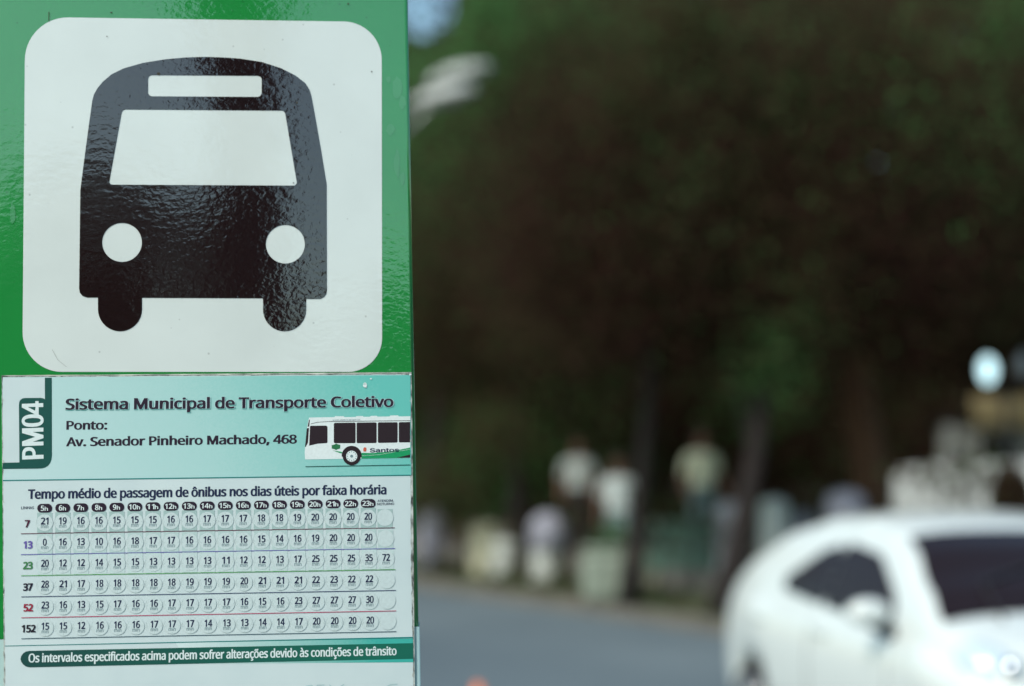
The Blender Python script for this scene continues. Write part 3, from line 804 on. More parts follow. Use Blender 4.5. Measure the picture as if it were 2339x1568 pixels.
# pale corner behind the stop code
cs_ = Sheet()
cs_.fill([px_loop([(7.5, 864.5), (102, 864), (102.5, 912), (44, 914), (44.5, 1057), (8, 1058)])], H0 + 0.00022)
cs_.build('code_corner', M['sheet'], board)
HP = H0 + 0.0003
tab = Sheet()
tabp = [(528, 117), (609, 116), (611, 1030), (606, 1080), (590, 1120), (565, 1152), (530, 1174), (490, 1184), (430, 1186), (30, 1190), (30, 1117), (228, 1113),
        (222, 440), (226, 405), (240, 378), (265, 360), (295, 355), (480, 354), (505, 358), (524, 366), (529, 376)]
tab.fill([px_loop(tabp, r8)], HP)
tab.build('code_tab', M['ink_teal'], board)
lt = Sheet()
text(lt, 'PM04', r8(513, 1070), r8(509, 388), 47.5, h=HP + 0.0002, bold=20)
lt.build('stop_code_lettering', M['print_white'], board)

# header lines
t1 = Sheet(); t2 = Sheet(); t3 = Sheet()
a1, a2 = r1(322, 207), r1(1938, 193)
text(t1, 'Sistema Municipal de Transporte Coletivo', a1, a2, 25.2, h=HP + 0.00005, bold=20, extra_bold=15, dx=1.6, dy=1.8)
text(t2, 'Sistema Municipal de Transporte Coletivo', a1, a2, 25.2, h=HP + 0.00015, bold=20, extra_bold=14)
text(t3, 'Sistema Municipal de Transporte Coletivo', a1, a2, 25.2, h=HP + 0.00025, bold=20)
t1.build('title_drop_print', M['shade'], board)
t2.build('title_outline', M['halo'], board)
t3.build('title_lettering', M['ink'], board)
t4 = Sheet()
text(t4, 'Ponto:', r1(326, 305), r1(528, 304), 20.0, h=HP, bold=21)
text(t4, 'Av. Senador Pinheiro Machado, 468', r1(325, 387), r1(1462, 373), 20.5, h=HP, bold=21)
t4.build('address_lettering', M['ink'], board)


def strip(sheet, p, q, w, h, w2=None):
    """a printed rule from p to q, w picture units thick"""
    w2 = w if w2 is None else w2
    p, q = Vector(p), Vector(q)
    n = (q - p).normalized(); n = Vector((-n.y, n.x))
    sheet.fill([px_loop([tuple(p + n * w / 2), tuple(q + n * w2 / 2), tuple(q - n * w2 / 2), tuple(p - n * w / 2)])], h)


def rule(p, q, w, m, w2=None, h=HP):
    s = Sheet(); strip(s, p, q, w, h, w2); return s.build('printed_rule', m, board)


rule(r1(14, 555), r1(2022, 529), 2.4, M['ink_teal_line'])
rule(r1(22, 1370), r1(2034, 1328), 1.4, M['ink_teal_line'], w2=3.0)

# second title
t5 = Sheet()
text(t5, 'Tempo médio de passagem de ônibus nos dias úteis por faixa horária', r1(137, 646), r1(1903, 623), 21.6, h=HP, bold=22)
t5.build('table_title_lettering', M['ink_navy'], board)
t6 = Sheet()
text(t6, 'LINHAS', r1(104, 696), r1(167, 695), 5.8, h=HP, bold=8)
t7 = Sheet()
text(t7, 'ATENDIM.', r1(1859, 661), r1(1939, 659), 5.2, h=HP, bold=8)
text(t7, 'NOTURNO', r1(1858, 677), r1(1941, 675), 5.2, h=HP, bold=8)
t6.build('column_head_lettering', M['ink_navy'], board)
t7.build('column_head_lettering', M['ink_navy'], board)

# hour badges
cx_top = [220, 309, 398, 487, 575, 664, 753, 842, 932, 1020, 1109, 1198, 1287, 1376, 1464, 1552, 1640, 1727, 1813, 1896]
cx_bot = [223, 312, 401, 492, 580, 670, 760, 848, 937, 1026, 1117, 1205, 1294, 1383, 1472, 1559, 1648, 1736, 1823, 1910]
row_l = [763, 867, 971, 1074, 1177, 1281]      # centre height of the first dial of each row
row_r = [738, 841, 942, 1046, 1147, 1249]      # and of the last


def cell(r, c):
    f = c / 19.0
    x = cx_top[c] + (cx_bot[c] - cx_top[c]) * r / 5.0
    y = row_l[r] + (row_r[r] - row_l[r]) * f
    return x, y


for c in range(19):
    x = cx_top[c]; y = 691.5 + (667.5 - 691.5) * c / 18.0
    bdg = Sheet(); tl = -0.013
    pts = round_poly([(x - 36.5, y - 21.5 + .5), (x + 36.5, y - 21.5 - .5), (x + 36.5, y + 21.5 - .5), (x - 36.5, y + 21.5 + .5)], 21, 7)
    bdg.fill([px_loop(pts, r1)], HP + 0.0002)
    b_ = bdg.build('hour_badge', M['ink'], board)
    hl = Sheet()
    s_ = '%dh' % (c + 5)
    hw = 19 if c < 5 else 29
    text(hl, s_[:-1], r1(x - hw, y + 12.8), r1(x + hw - 21, y + 12.5), 11.6, h=HP + 0.0004, bold=17)
    text(hl, 'h', r1(x + hw - 19, y + 12.5), r1(x + hw - 3, y + 12.3), 8.6, h=HP + 0.0004, bold=12)
    hl.build('hour_lettering', M['print_white'], b_)

# fading column bands behind the dials
for c in range(20):
    for r, amount in ((0, 'a'), (1, 'b'), (2, 'c')):
        x, y = cell(r, c)
        top, bot = (y - 50, y + 49)
        if c == 19: top = y - 42
        s = Sheet()
        s.fill([px_loop([(x - 37, top), (x + 37, top), (x + 37, bot), (x - 37, bot)], r1)], HP)
        k = {'a': M['stripe'], 'b': None, 'c': None}[amount]
        if k is None:
            key = 'stripe' + amount
            if key not in M:
                M[key] = print_mat('pale column band ' + amount, (0.46, 0.60, 0.585, 1) if amount == 'b' else (0.53, 0.665, 0.65, 1))
            k = M[key]
        s.build('column_band', k, board)

TABLE = [("7", (0.075, 0.012, 0.035, 1), [21, 19, 16, 16, 15, 15, 15, 16, 16, 17, 17, 17, 18, 18, 19, 20, 20, 20, 20, None]),
         ("13", (0.13, 0.09, 0.36, 1), [0, 16, 13, 10, 16, 18, 17, 17, 16, 16, 16, 16, 15, 14, 16, 19, 20, 20, 20, None]),
         ("23", (0.05, 0.20, 0.07, 1), [20, 12, 12, 14, 15, 15, 13, 13, 13, 13, 11, 12, 12, 13, 17, 25, 25, 25, 35, 72]),
         ("37", (0.014, 0.010, 0.025, 1), [28, 21, 17, 18, 18, 18, 18, 18, 19, 19, 19, 20, 21, 21, 21, 22, 23, 22, 22, None]),
         ("52", (0.30, 0.012, 0.04, 1), [23, 16, 13, 15, 17, 16, 16, 17, 17, 17, 17, 16, 15, 16, 23, 27, 27, 27, 30, None]),
         ("152", (0.016, 0.013, 0.020, 1), [15, 15, 12, 16, 16, 16, 17, 17, 17, 14, 13, 13, 14, 14, 17, 20, 20, 20, 20, None])]
rules_px = [((103, 817), (1944, 788)), ((103, 920), (1946, 890)), ((104, 1024), (1948, 994)), ((105, 1128), (1950, 1096)), ((105, 1231), (1951, 1197)), ((105, 1334), (1952, 1299))]
rule_cols = [(0.11, 0.010, 0.035, 1), (0.10, 0.09, 0.38, 1), (0.10, 0.36, 0.10, 1), (0.010, 0.022, 0.10, 1), (0.46, 0.015, 0.09, 1), (0.012, 0.06, 0.09, 1)]
lab_px = [(122, 148, 786), (115, 160, 890), (113, 161, 992), (113, 161, 1098), (115, 163, 1200), (106, 176, 1303)]
rd = 41.5
for r, (nm, colr, vals) in enumerate(TABLE):
    faces, rings, nums, mins = Sheet(), Sheet(), Sheet(), Sheet()
    for c, v in enumerate(vals):
        x, y = cell(r, c)
        circ = [(x + rd * math.cos(R(a)), y + rd * math.sin(R(a))) for a in range(0, 360, 15)]
        faces.fill([px_loop(circ, r1)], HP + 0.0001 + 0.00002 * (c % 2))
        # ring, heavier at the lower right
        def crescent(a0, a1, wmax, r_out):
            o_ = [(x + r_out * math.cos(R(a0 + (a1 - a0) * i / 12)), y + r_out * math.sin(R(a0 + (a1 - a0) * i / 12))) for i in range(13)]
            i_ = []
            for i in range(13):
                w_ = wmax * math.sin(math.pi * i / 12) + 0.3
                i_.append((x + (r_out - w_) * math.cos(R(a0 + (a1 - a0) * i / 12)), y + (r_out - w_) * math.sin(R(a0 + (a1 - a0) * i / 12))))
            return o_ + i_[::-1]
        rings.fill([px_loop(crescent(-60, 110, 1.4, rd), r1)], HP + 0.0002)
        rings.fill([px_loop(crescent(150, 215, 1.0, rd), r1)], HP + 0.0002)
        if v is None: continue
        for (dx_, dy_) in ((0, -34), (0, 35), (-34, 4), (34, 0)):
            rings.fill([px_loop([(x + dx_ - 1, y + dy_ - 2.4), (x + dx_ + 1, y + dy_ - 2.4), (x + dx_ + 1, y + dy_ + 2.4), (x + dx_ - 1, y + dy_ + 2.4)], r1)], HP + 0.0002)
        s_ = str(v)
        hw = 9.5 if len(s_) == 1 else 19
        text(nums, s_, r1(x - hw, y + 9.3), r1(x + hw, y + 8.8), 15.8, h=HP + 0.0003, bold=20)
        text(mins, 'min', r1(x - 18, y + 26.3), r1(x + 17, y + 25.8), 8.2, h=HP + 0.0003, bold=5)
    faces.build('dial_faces', M['dial_face'], board)
    rings.build('dial_rings', M['dial_ring'], board)
    nums.build('minutes_lettering', M['ink_navy'], board)
    mins.build('unit_lettering', M['min_ink'], board)
    lb = Sheet()
    x0, x1, yb = lab_px[r]
    text(lb, nm, r1(x0, yb + .3), r1(x1, yb - .3), 16.6, h=HP + 0.0002, bold=27)
    lb.build('line_number_lettering', print_mat('ink of line ' + nm, colr), board)
    (xa, ya), (xb, yb2) = rules_px[r]
    rule(r1(xa, ya), r1(xb, yb2), 1.55, print_mat('ink rule %s' % nm, rule_cols[r]), h=HP + 0.0002)

# notice bar
fw = Sheet()
fw.fill([px_loop([(400, 1466.5), r1(2033, 1333), r1(2035, 1450), (430, 1517)])], H0 + 0.00015)
M['foot_wash'] = wash_mat('teal wash behind the notice bar', (0.60, 0.72, 0.71, 1), (0.045, 0.40, 0.34, 1), 1.0, 0, P2(420, 1480).x, P2(900, 1480).x)
fw.build('notice_wash', M['foot_wash'], board)
nb = Sheet()
barp = [(145, 1394), (2034, 1356), (2035, 1433), (145, 1475), (128, 1471), (114, 1461), (104, 1447), (101, 1434), (104, 1420), (114, 1406), (128, 1397)]
nb.fill([px_loop(barp, r1)], HP)
M['bar'] = wash_mat('notice bar print', (0.010, 0.062, 0.055, 1), (0.006, 0.125, 0.085, 1), 1.0, 0, P2(50, 1480).x, P2(940, 1480).x)
nb.build('notice_bar', M['bar'], board)
nl = Sheet()
text(nl, 'Os intervalos especificados acima podem sofrer alterações devido às condições de trânsito', r1(140, 1451.5), r1(1953, 1415), 19.5, h=HP + 0.0002, bold=19)
nl.build('notice_lettering', M['print_white'], board)
# tops of the next printed block at the foot of the frame
ft = Sheet()
for (xa, ya, xb, yb_, w_) in ((698, 1568, 712, 1565.5, 1.6), (712, 1565.5, 716, 1570, 1.6), (724, 1565.5, 741, 1565, 1.6), (724, 1566, 724, 1574, 1.6), (752, 1564.5, 762, 1572, 1.6),
                             (772, 1572, 786, 1563.5, 1.6), (884, 1568, 893, 1564, 1.6), (893, 1564, 908, 1563.2, 1.6)):
    strip(ft, (xa, ya), (xb, yb_), w_, HP)
ft.build('footer_marks', M['faint_teal'], board)

# --- printed bus in the header
bus = Sheet()
bb = [(500, 585), (800, 580), (802, 570), (905, 570), (912, 580), (1050, 578), (1055, 568), (1130, 568), (1140, 577), (1215, 576), (1222, 566), (1295, 565), (1305, 575),
      (1450, 572), (1455, 561), (1545, 560), (1555, 572), (1690, 570), (1688, 1060), (452, 1078), (447, 1000), (455, 900), (478, 690), (490, 620)]
bus.fill([px_loop(bb, r5)], HP)
pb = bus.build('printed_bus', M['bus_white'], board)
g = Sheet()
for q, rr_ in (([(497, 615), (508, 608), (500, 690), (482, 695)], 0), ([(472, 712), (498, 708), (486, 880), (450, 948)], 4),
               ([(510, 682), (716, 680), (716, 886), (600, 893), (500, 916)], [14, 22, 16, 0, 0]),
               ([(790, 648), (1046, 645), (1046, 887), (790, 887)], 16), ([(1058, 645), (1294, 642), (1294, 885), (1058, 887)], 16),
               ([(1308, 642), (1541, 640), (1541, 880), (1308, 884)], 16), ([(1554, 640), (1688, 637), (1688, 877), (1554, 879)], [16, 0, 0, 16])):
    g.fill([px_loop(round_poly(q, rr_, 4) if rr_ else q, r5)], HP + 0.0001)
g.build('printed_bus_windows', M['bus_glass'], pb)
gr = Sheet()
gr.fill([px_loop([(775, 972), (880, 988), (900, 1010), (860, 1003)], r5)], HP + 0.0001)
gr.fill([px_loop([(1115, 1000), (1250, 1003), (1400, 990), (1540, 968), (1688, 938), (1688, 1058), (1115, 1068)], r5)], HP + 0.0001)
gr.build('printed_bus_band', M['bus_green'], pb)
gl = Sheet()
strip(gl, r5(1118, 1035), r5(1330, 1022), 0.5, HP + 0.0002); strip(gl, r5(1330, 1022), r5(1500, 990), 0.5, HP + 0.0002); strip(gl, r5(1500, 990), r5(1688, 958), 0.5, HP + 0.0002)
gl.build('printed_bus_stripe', M['bus_white'], pb)
dk = Sheet()
dk.fill([px_loop([(1530, 1058), (1688, 1020), (1688, 1056)], r5)], HP + 0.0002)
strip(dk, r5(520, 660), r5(600, 640), 1.1, HP + 0.0001); strip(dk, r5(600, 640), r5(750, 632), 1.1, HP + 0.0001); strip(dk, r5(750, 632), r5(1688, 622), 1.3, HP + 0.0001)
dk.fill([px_loop([(1000 + 118 * math.cos(R(a)), 1036 - 118 * math.sin(R(a))) for a in range(-8, 189, 12)], r5)], HP + 0.0002)
dk.fill([px_loop([(1000 + 106 * math.cos(R(a)), 1040 + 106 * math.sin(R(a))) for a in range(0, 360, 15)], r5)], HP + 0.00025)
dk.build('printed_bus_tyre', M['bus_glass'], pb)
wh = Sheet()
wh.fill([px_loop([(1000 + 66 * math.cos(R(a)), 1040 + 66 * math.sin(R(a))) for a in range(0, 360, 20)], r5)], HP + 0.00035)
wh.build('printed_bus_wheel', M['bus_white'], pb)
hb = Sheet()
hb.fill([px_loop([(1000 + 18 * math.cos(R(a)), 1040 + 18 * math.sin(R(a))) for a in range(0, 360, 40)], r5)], HP + 0.00045)
for a in range(0, 360, 30):
    hb.fill([px_loop([(1000 + 52 * math.cos(R(a)) + 7 * math.cos(R(b_)), 1040 + 52 * math.sin(R(a)) + 7 * math.sin(R(b_))) for b_ in range(0, 360, 72)], r5)], HP + 0.00045)
hb.build('printed_bus_hub', M['min_ink'], pb)
cg = Sheet()
cg.fill([px_loop([(765, 910), (800, 902), (818, 890), (835, 900), (866, 908), (864, 950), (838, 956), (815, 968), (795, 955), (766, 950)], r5)], HP + 0.0002)
cg.build('printed_green_mark', M['crest_green'], pb)
cr = Sheet()
cr.fill([px_loop([(1140, 940), (1155, 935), (1172, 940), (1174, 965), (1168, 985), (1140, 985), (1136, 965)], r5)], HP + 0.0002)
cr.build('printed_crest', M['crest_red'], pb)
sn = Sheet()
text(sn, 'Santos', r5(1213, 994), r5(1557, 988), 13.0, h=HP + 0.0004, bold=9, G=GB)
sn.build('bus_name_lettering', M['ink_navy'], pb)
wl = Sheet()
text(wl, 'www.santos.sp.gov.br', r5(776, 622), r5(1100, 616), 4.6, h=HP + 0.0004, bold=2, G=GB)
wl.build('bus_address_lettering', M['min_ink'], pb)
rule(r5(458, 1163), r5(1690, 1143), 1.7, M['ink_teal'], h=HP + 0.0002)
# ------------------------------------------------------------------ ground, road, pavements
road_dir = Vector((3.47, -5.4)).normalized()          # along the far kerb, towards the camera's right
KP = Vector((2.18, 14.6))                              # a point on the far kerb
nrm = Vector((-road_dir.y * -1, 0))                   # placeholder replaced below
nrm = Vector((road_dir.y, -road_dir.x))               # from the far kerb towards the camera
if nrm.dot(-KP) < 0: nrm = -nrm
ROAD_W = 8.4


def rp(s, w, z=0.0):
    """s metres along the street from KP, w metres from the far kerb towards us"""
    q = KP + road_dir * s + nrm * w
    return Vector((q.x, q.y, z))


def band(name, w0, w1, z, m, s0=-140, s1=60, n=1, kind='structure', thick=0.0):
    v, f = [], []
    for i in range(n + 1):
        s_ = s0 + (s1 - s0) * i / n
        v += [rp(s_, w0, z), rp(s_, w1, z)]
    for i in range(n):
        f.append((2 * i, 2 * i + 1, 2 * i + 3, 2 * i + 2))
    if thick:
        b = len(v)
        v += [Vector((p.x, p.y, p.z - thick)) for p in v[:b]]
        for i in range(n):
            f += [(2 * i, 2 * i + 2, b + 2 * i + 2, b + 2 * i), (2 * i + 1, b + 2 * i + 1, b + 2 * i + 3, 2 * i + 3)]
    o = mesh_obj(name, v, f, m)
    # faces must look up
    if o.data.polygons[0].normal.z < 0: o.data.flip_normals()
    if kind: tag(o, kind=kind)
    return o


M['earth'] = mat('dry earth and thin grass', (0.125, 0.11, 0.075, 1), rough=0.95, color2=(0.07, 0.085, 0.04, 1), scale=0.9, bump=0.6, bscale=8, dist=0.03)
M['asphalt'] = mat('worn grey asphalt', (0.125, 0.160, 0.174, 1), rough=0.75, color2=(0.074, 0.102, 0.118, 1), scale=0.22, bump=0.5, bscale=120, dist=0.004)
M['pave'] = mat('pavement concrete', (0.30, 0.29, 0.27, 1), rough=0.85, var=0.25, scale=1.5, bump=0.3, bscale=60)
M['kerb'] = mat('kerb stone', (0.13, 0.12, 0.10, 1), rough=0.85, var=0.3, scale=3)
g0 = mesh_obj('ground', [(-600, -600, -0.02), (600, -600, -0.02), (600, 900, -0.02), (-600, 900, -0.02)], [(0, 1, 2, 3)], M['earth'])
tag(g0, kind='structure')
band('road', 0.0, ROAD_W, 0.0, M['asphalt'])
band('far_verge', -0.16, -14.0, 0.12, M['earth'], thick=0.13)
band('pavement', ROAD_W + 0.16, ROAD_W + 9, 0.15, M['pave'], thick=0.16)
for w0, z, nm in ((-0.15, 0.13, 'far_kerb'), (ROAD_W + 0.002, 0.155, 'kerb')):
    par = empty(nm, rp(0, w0, 0)); tag(par, kind='structure')
    L_ = 1.0
    shared = None
    for i in range(-34, 26):
        c = rp(i * L_, w0 + 0.075, z / 2 - 0.01)
        if shared is None:
            bm = bmesh.new(); bm_box(bm, (0, 0, 0), (L_ - 0.012, 0.15, z + 0.02), bevel=0.012)
            o = bm_obj('kerb_stone', bm, M['kerb']); shared = o.data
        else:
            o = bpy.data.objects.new('kerb_stone', shared); col.objects.link(o)
        o.parent = par
        o.location = c - par.location
        o.rotation_euler = (0, 0, math.atan2(road_dir.y, road_dir.x))
# dashed centre line on the road
M['roadpaint'] = mat('worn white road paint', (0.62, 0.62, 0.58, 1), rough=0.8, var=0.35, scale=6)
cl = empty('lane_line', rp(0, 4.1, 0)); tag(cl, kind='structure')
for i in range(-8, 5):
    if i in (0, 1, -1, 2): continue
    a, b = i * 6.0, i * 6.0 + 2.5
    mesh_obj('lane_dash', [rp(a, 4.05, 0.004) - cl.location, rp(b, 4.05, 0.004) - cl.location, rp(b, 4.15, 0.004) - cl.location, rp(a, 4.15, 0.004) - cl.location],
             [(0, 1, 2, 3)], M['roadpaint'], cl)

# ------------------------------------------------------------------ the white car
M['car_white'] = mat('glossy white car paint', (0.60, 0.645, 0.625, 1), rough=0.35, coat=1.0, coat_rough=0.05)
M['van_paint'] = mat('dusty off white van paint', (0.40, 0.415, 0.40, 1), rough=0.5, var=0.25, scale=3)
M['car_glass'] = mat('dark tinted car glass', (0.014, 0.008, 0.009, 1), rough=0.10, spec=0.22)
M['car_black'] = mat('black car trim', (0.016, 0.014, 0.015, 1), rough=0.5)
M['tyre'] = mat('black tyre rubber', (0.018, 0.017, 0.017, 1), rough=0.85, var=0.2, scale=40)
M['rim'] = mat('silver wheel rim', (0.45, 0.46, 0.47, 1), rough=0.3, metallic=0.8)
M['lamp_glass'] = mat('clear headlight lens', (0.50, 0.60, 0.68, 1), rough=0.08, coat=1.0)
M['chrome'] = mat('chrome', (0.75, 0.77, 0.8, 1), rough=0.12, metallic=1.0)
M['tail'] = mat('red tail lamp lens', (0.35, 0.015, 0.015, 1), rough=0.15, coat=1.0)
M['amber'] = mat('amber lens', (0.75, 0.22, 0.03, 1), rough=0.2)


def lerp_tab(t, x):
    if x <= t[0][0]: return t[0][1]
    for (a, ya), (b, yb) in zip(t, t[1:]):
        if x <= b:
            k = (x - a) / (b - a); k = k * k * (3 - 2 * k) * 0.5 + k * 0.5
            return ya + (yb - ya) * k
    return t[-1][1]


class CarShape:
    def __init__(s, top, belt, half, roofw, zr=0.31, wheels=(-1.28, 1.28), length=(-2.05, 2.05), wr=0.31):
        s.top, s.belt, s.half, s.roofw, s.wheels, s.length, s.wr = top, belt, half, roofw, wheels, length, wr

    def zbelt(s, x): return min(lerp_tab(s.belt, x), lerp_tab(s.top, x) - 0.015)
    def ztop(s, x): return lerp_tab(s.top, x)
    def hw(s, x): return lerp_tab(s.half, x)

    def side(s, x, z):
        """half width of the greenhouse side at height z"""
        zb, zt = s.zbelt(x), s.ztop(x)
        w0 = s.hw(x) * 0.925
        w1 = min(w0 - 0.02, s.roofw)
        full = 0.50
        k = max(0.0, min(1.0, (z - zb) / full))
        return w0 + (w1 - w0) * (k ** 1.25)

    def section(s, x):
        zb, zt, w = s.zbelt(x), s.ztop(x), s.hw(x)
        zs = 0.20
        for xw in s.wheels:
            r = s.wr + 0.025
            if abs(x - xw) < r:
                zs = max(zs, s.wr + math.sqrt(r * r - (x - xw) ** 2))
        pts = [(w * 0.55, zs + 0.0), (w * 0.93, zs), (w * 0.975, zs + (zb - zs) * 0.12), (w * 0.995, zs + (zb - zs) * 0.35),
               (w, zs + (zb - zs) * 0.6), (w * 0.985, zs + (zb - zs) * 0.82), (w * 0.955, zb - (zb - zs) * 0.05), (w * 0.925, zb)]
        n = 6
        edge = max(zb + 0.005, zt - 0.075)
        for i in range(1, n):
            z = zb + (edge - zb) * i / (n - 1)
            pts.append((s.side(x, z), z))
        we = pts[-1][0]; ze = pts[-1][1]
        for i in range(1, 8):
            a = i / 7 * math.pi / 2
            pts.append((we * math.cos(a) ** 0.75 if i < 7 else 0.0, ze + (zt - ze) * math.sin(a)))
        return pts

    def top_z(s, x, y):
        pts = s.section(x)[12:]
        for (y0, z0), (y1, z1) in zip(pts, pts[1:]):
            if y1 <= abs(y) <= y0:
                return z0 + (z1 - z0) * (y0 - abs(y)) / max(1e-6, y0 - y1)
        return pts[-1][1]

    def body(s, name, m, parent):
        x0, x1 = s.length
        n = 96
        xs = [x0 + (x1 - x0) * i / n for i in range(n + 1)]
        secs = [s.section(x) for x in xs]
        v, f = [], []
        k = len(secs[0])
        for x, sec in zip(xs, secs):
            for y, z in sec: v.append((x, -y, z))
            for y, z in sec[::-1][1:]: v.append((x, y, z))
        m_ = 2 * k - 1
        for i in range(n):
            for j in range(m_ - 1):
                a = i * m_ + j
                f.append((a, a + m_, a + m_ + 1, a + 1))
            a = i * m_
            f.append((a, a + m_ - 1, a + 2 * m_ - 1, a + m_))
        f.append(tuple(range(m_))); f.append(tuple(n * m_ + j for j in range(m_))[::-1])
        o = mesh_obj(name, v, f, m, parent, smooth=True)
        bm = bmesh.new(); bm.from_mesh(o.data)
        bmesh.ops.recalc_face_normals(bm, faces=bm.faces)
        bm.to_mesh(o.data); bm.free()
        return o

    def side_patch(s, name, outline, m, parent, sgn, off=0.006, body_side=False):
        """a pane or panel lying on the flank; outline in (x, z)"""
        cx = sum(p[0] for p in outline) / len(outline); cz = sum(p[1] for p in outline) / len(outline)
        rings = 5
        v, f = [], []
        for r in range(rings, 0, -1):
            for (x, z) in outline:
                X = cx + (x - cx) * r / rings; Z = cz + (z - cz) * r / rings
                v.append((X, sgn * ((s.side(X, Z) if not body_side else s.flank(X, Z)) + off), Z))
        v.append((cx, sgn * ((s.side(cx, cz) if not body_side else s.flank(cx, cz)) + off), cz))
        n = len(outline)
        for r in range(rings - 1):
            for k in range(n):
                f.append((r * n + k, r * n + (k + 1) % n, (r + 1) * n + (k + 1) % n, (r + 1) * n + k))
        for k in range(n):
            f.append(((rings - 1) * n + k, (rings - 1) * n + (k + 1) % n, rings * n))
        if sgn > 0: f = [q[::-1] for q in f]
        return mesh_obj(name, v, f, m, parent, smooth=True)

    def flank(s, x, z):
        pts = s.section(x)[1:8]
        for (y0, z0), (y1, z1) in zip(pts, pts[1:]):
            if z0 <= z <= z1:
                return y0 + (y1 - y0) * (z - z0) / max(1e-6, z1 - z0)
        return pts[-1][0] if z > pts[-1][1] else pts[0][0]

    def screen(s, name, xa, xb, inset_a, inset_b, m, parent, off=0.008):
        """front or rear glass lying on the top surface between stations xa (foot) and xb (head)"""
        n, k = 10, 14
        v, f = [], []
        for i in range(n + 1):
            t = i / n
            x = xa + (xb - xa) * t
            wmax = s.section(x)[12][0] - (inset_a + (inset_b - inset_a) * t)
            for j in range(k + 1):
                y = wmax * (2 * j / k - 1)
                v.append((x, y, s.top_z(x, y) + off))
        for i in range(n):
            for j in range(k):
                a = i * (k + 1) + j
                f.append((a, a + 1, a + k + 2, a + k + 1))
        o = mesh_obj(name, v, f, m, parent, smooth=True)
        if o.data.polygons[0].normal.z < 0: o.data.flip_normals()
        return o


def wheel(parent, x, y, r=0.31, w=0.2):
    bm = bmesh.new()
    bm_lathe(bm, [(r * 0.62, -w / 2), (r * 0.93, -w / 2), (r, -w / 2 + 0.03), (r, w / 2 - 0.03), (r * 0.93, w / 2), (r * 0.62, w / 2)], 28)
    bmesh.ops.rotate(bm, cent=(0, 0, 0), matrix=Matrix.Rotation(R(90), 3, 'X'), verts=bm.verts)
    t = bm_obj('wheel', bm, M['tyre'], parent, smooth=True, loc=(x, y, r))
    bm = bmesh.new()
    sg = 1 if y > 0 else -1
    for a in range(5):
        q = R(72 * a)
        bm_box(bm, (math.cos(q) * r * 0.32, sg * (w / 2 + 0.004), math.sin(q) * r * 0.32), (r * 0.6, 0.02, 0.05), bevel=0.004)
        bmesh.ops.rotate(bm, cent=(math.cos(q) * r * 0.32, 0, math.sin(q) * r * 0.32), matrix=Matrix.Rotation(-q, 3, 'Y'), verts=bm.verts[-24:] if False else [])
    bm2 = bmesh.new()
    bm_lathe(bm2, [(0.02, 0), (r * 0.2, 0.004), (r * 0.55, 0.012), (r * 0.63, 0.022), (r * 0.63, -0.02), (0.02, -0.02)], 24)
    bmesh.ops.rotate(bm2, cent=(0, 0, 0), matrix=Matrix.Rotation(R(-90 if sg > 0 else 90), 3, 'X'), verts=bm2.verts)
    bmesh.ops.translate(bm2, vec=(0, sg * (w / 2 - 0.004), 0), verts=bm2.verts)
    bm.free()
    bm_obj('rim', bm2, M['rim'], t, smooth=True)
    return t


def build_car(name, label, loc, heading, shape, paint, group=None, windows=None, cat='car', screens=None, detail=True):
    o = empty(name, loc, heading)
    tag(o, label, cat, group)
    shape.body('body', paint, o)
    for xa, xb, ia, ib, nm in screens:
        shape.screen(nm, xa, xb, ia, ib, M['car_glass'], o)
    for sg in (-1, 1):
        for nm, pts in windows:
            shape.side_patch(nm, round_poly(pts, 0.06, 4), M['car_glass'], o, sg)
        for xw in shape.wheels:
            wheel(o, xw, sg * (shape.hw(xw) - 0.115), shape.wr)
        if detail:
            # door joints, handle, sill trim
            for xd in (0.62, -0.33):
                bm = bmesh.new()
                pts = []
                for i in range(9):
                    z = 0.27 + (shape.zbelt(xd) - 0.27) * i / 8
                    pts.append((xd + 0.02 * math.sin(i / 8 * 3), sg * (shape.flank(xd, z) + 0.0005), z))
                bm_tube(bm, pts, 0.004, 6)
                bm_obj('door_joint', bm, M['car_black'], o)
            for xd in (-0.16, -1.02):
                bm = bmesh.new()
                bm_box(bm, (xd, sg * (shape.flank(xd, 0.80) + 0.018), 0.80), (0.17, 0.022, 0.028), bevel=0.008)
                bm_obj('door_handle', bm, paint, o, smooth=True)
    return o


shape_a = CarShape(
    top=[(-1.95, 0.62), (-1.92, 0.80), (-1.82, 0.92), (-1.66, 1.00), (-1.35, 1.20), (-0.95, 1.375), (-0.5, 1.465), (-0.10, 1.48), (0.15, 1.44), (0.42, 1.33), (0.75, 1.15), (1.00, 1.00), (1.18, 0.94), (1.36, 0.83), (1.48, 0.71), (1.56, 0.55)],
    belt=[(-1.95, 0.58), (-1.8, 0.88), (-1.5, 0.92), (-0.5, 0.90), (0.6, 0.87), (0.95, 0.86), (1.25, 0.78), (1.48, 0.62), (1.56, 0.50)],
    half=[(-1.95, 0.58), (-1.85, 0.74), (-1.6, 0.83), (-1.2, 0.865), (0.0, 0.86), (0.95, 0.865), (1.25, 0.80), (1.46, 0.66), (1.56, 0.48)],
    roofw=0.575, wheels=(-1.20, 1.02), length=(-1.95, 1.56), wr=0.25)
HEAD = math.atan2(-0.974, 0.225)                     # towards the camera and a little to its right
ap = at(2124, 1404, 7.05)                            # foot of its windscreen pillar, measured
carM = Matrix.Rotation(HEAD, 3, 'Z')
off = carM @ Vector((0.95, -0.78, 0))
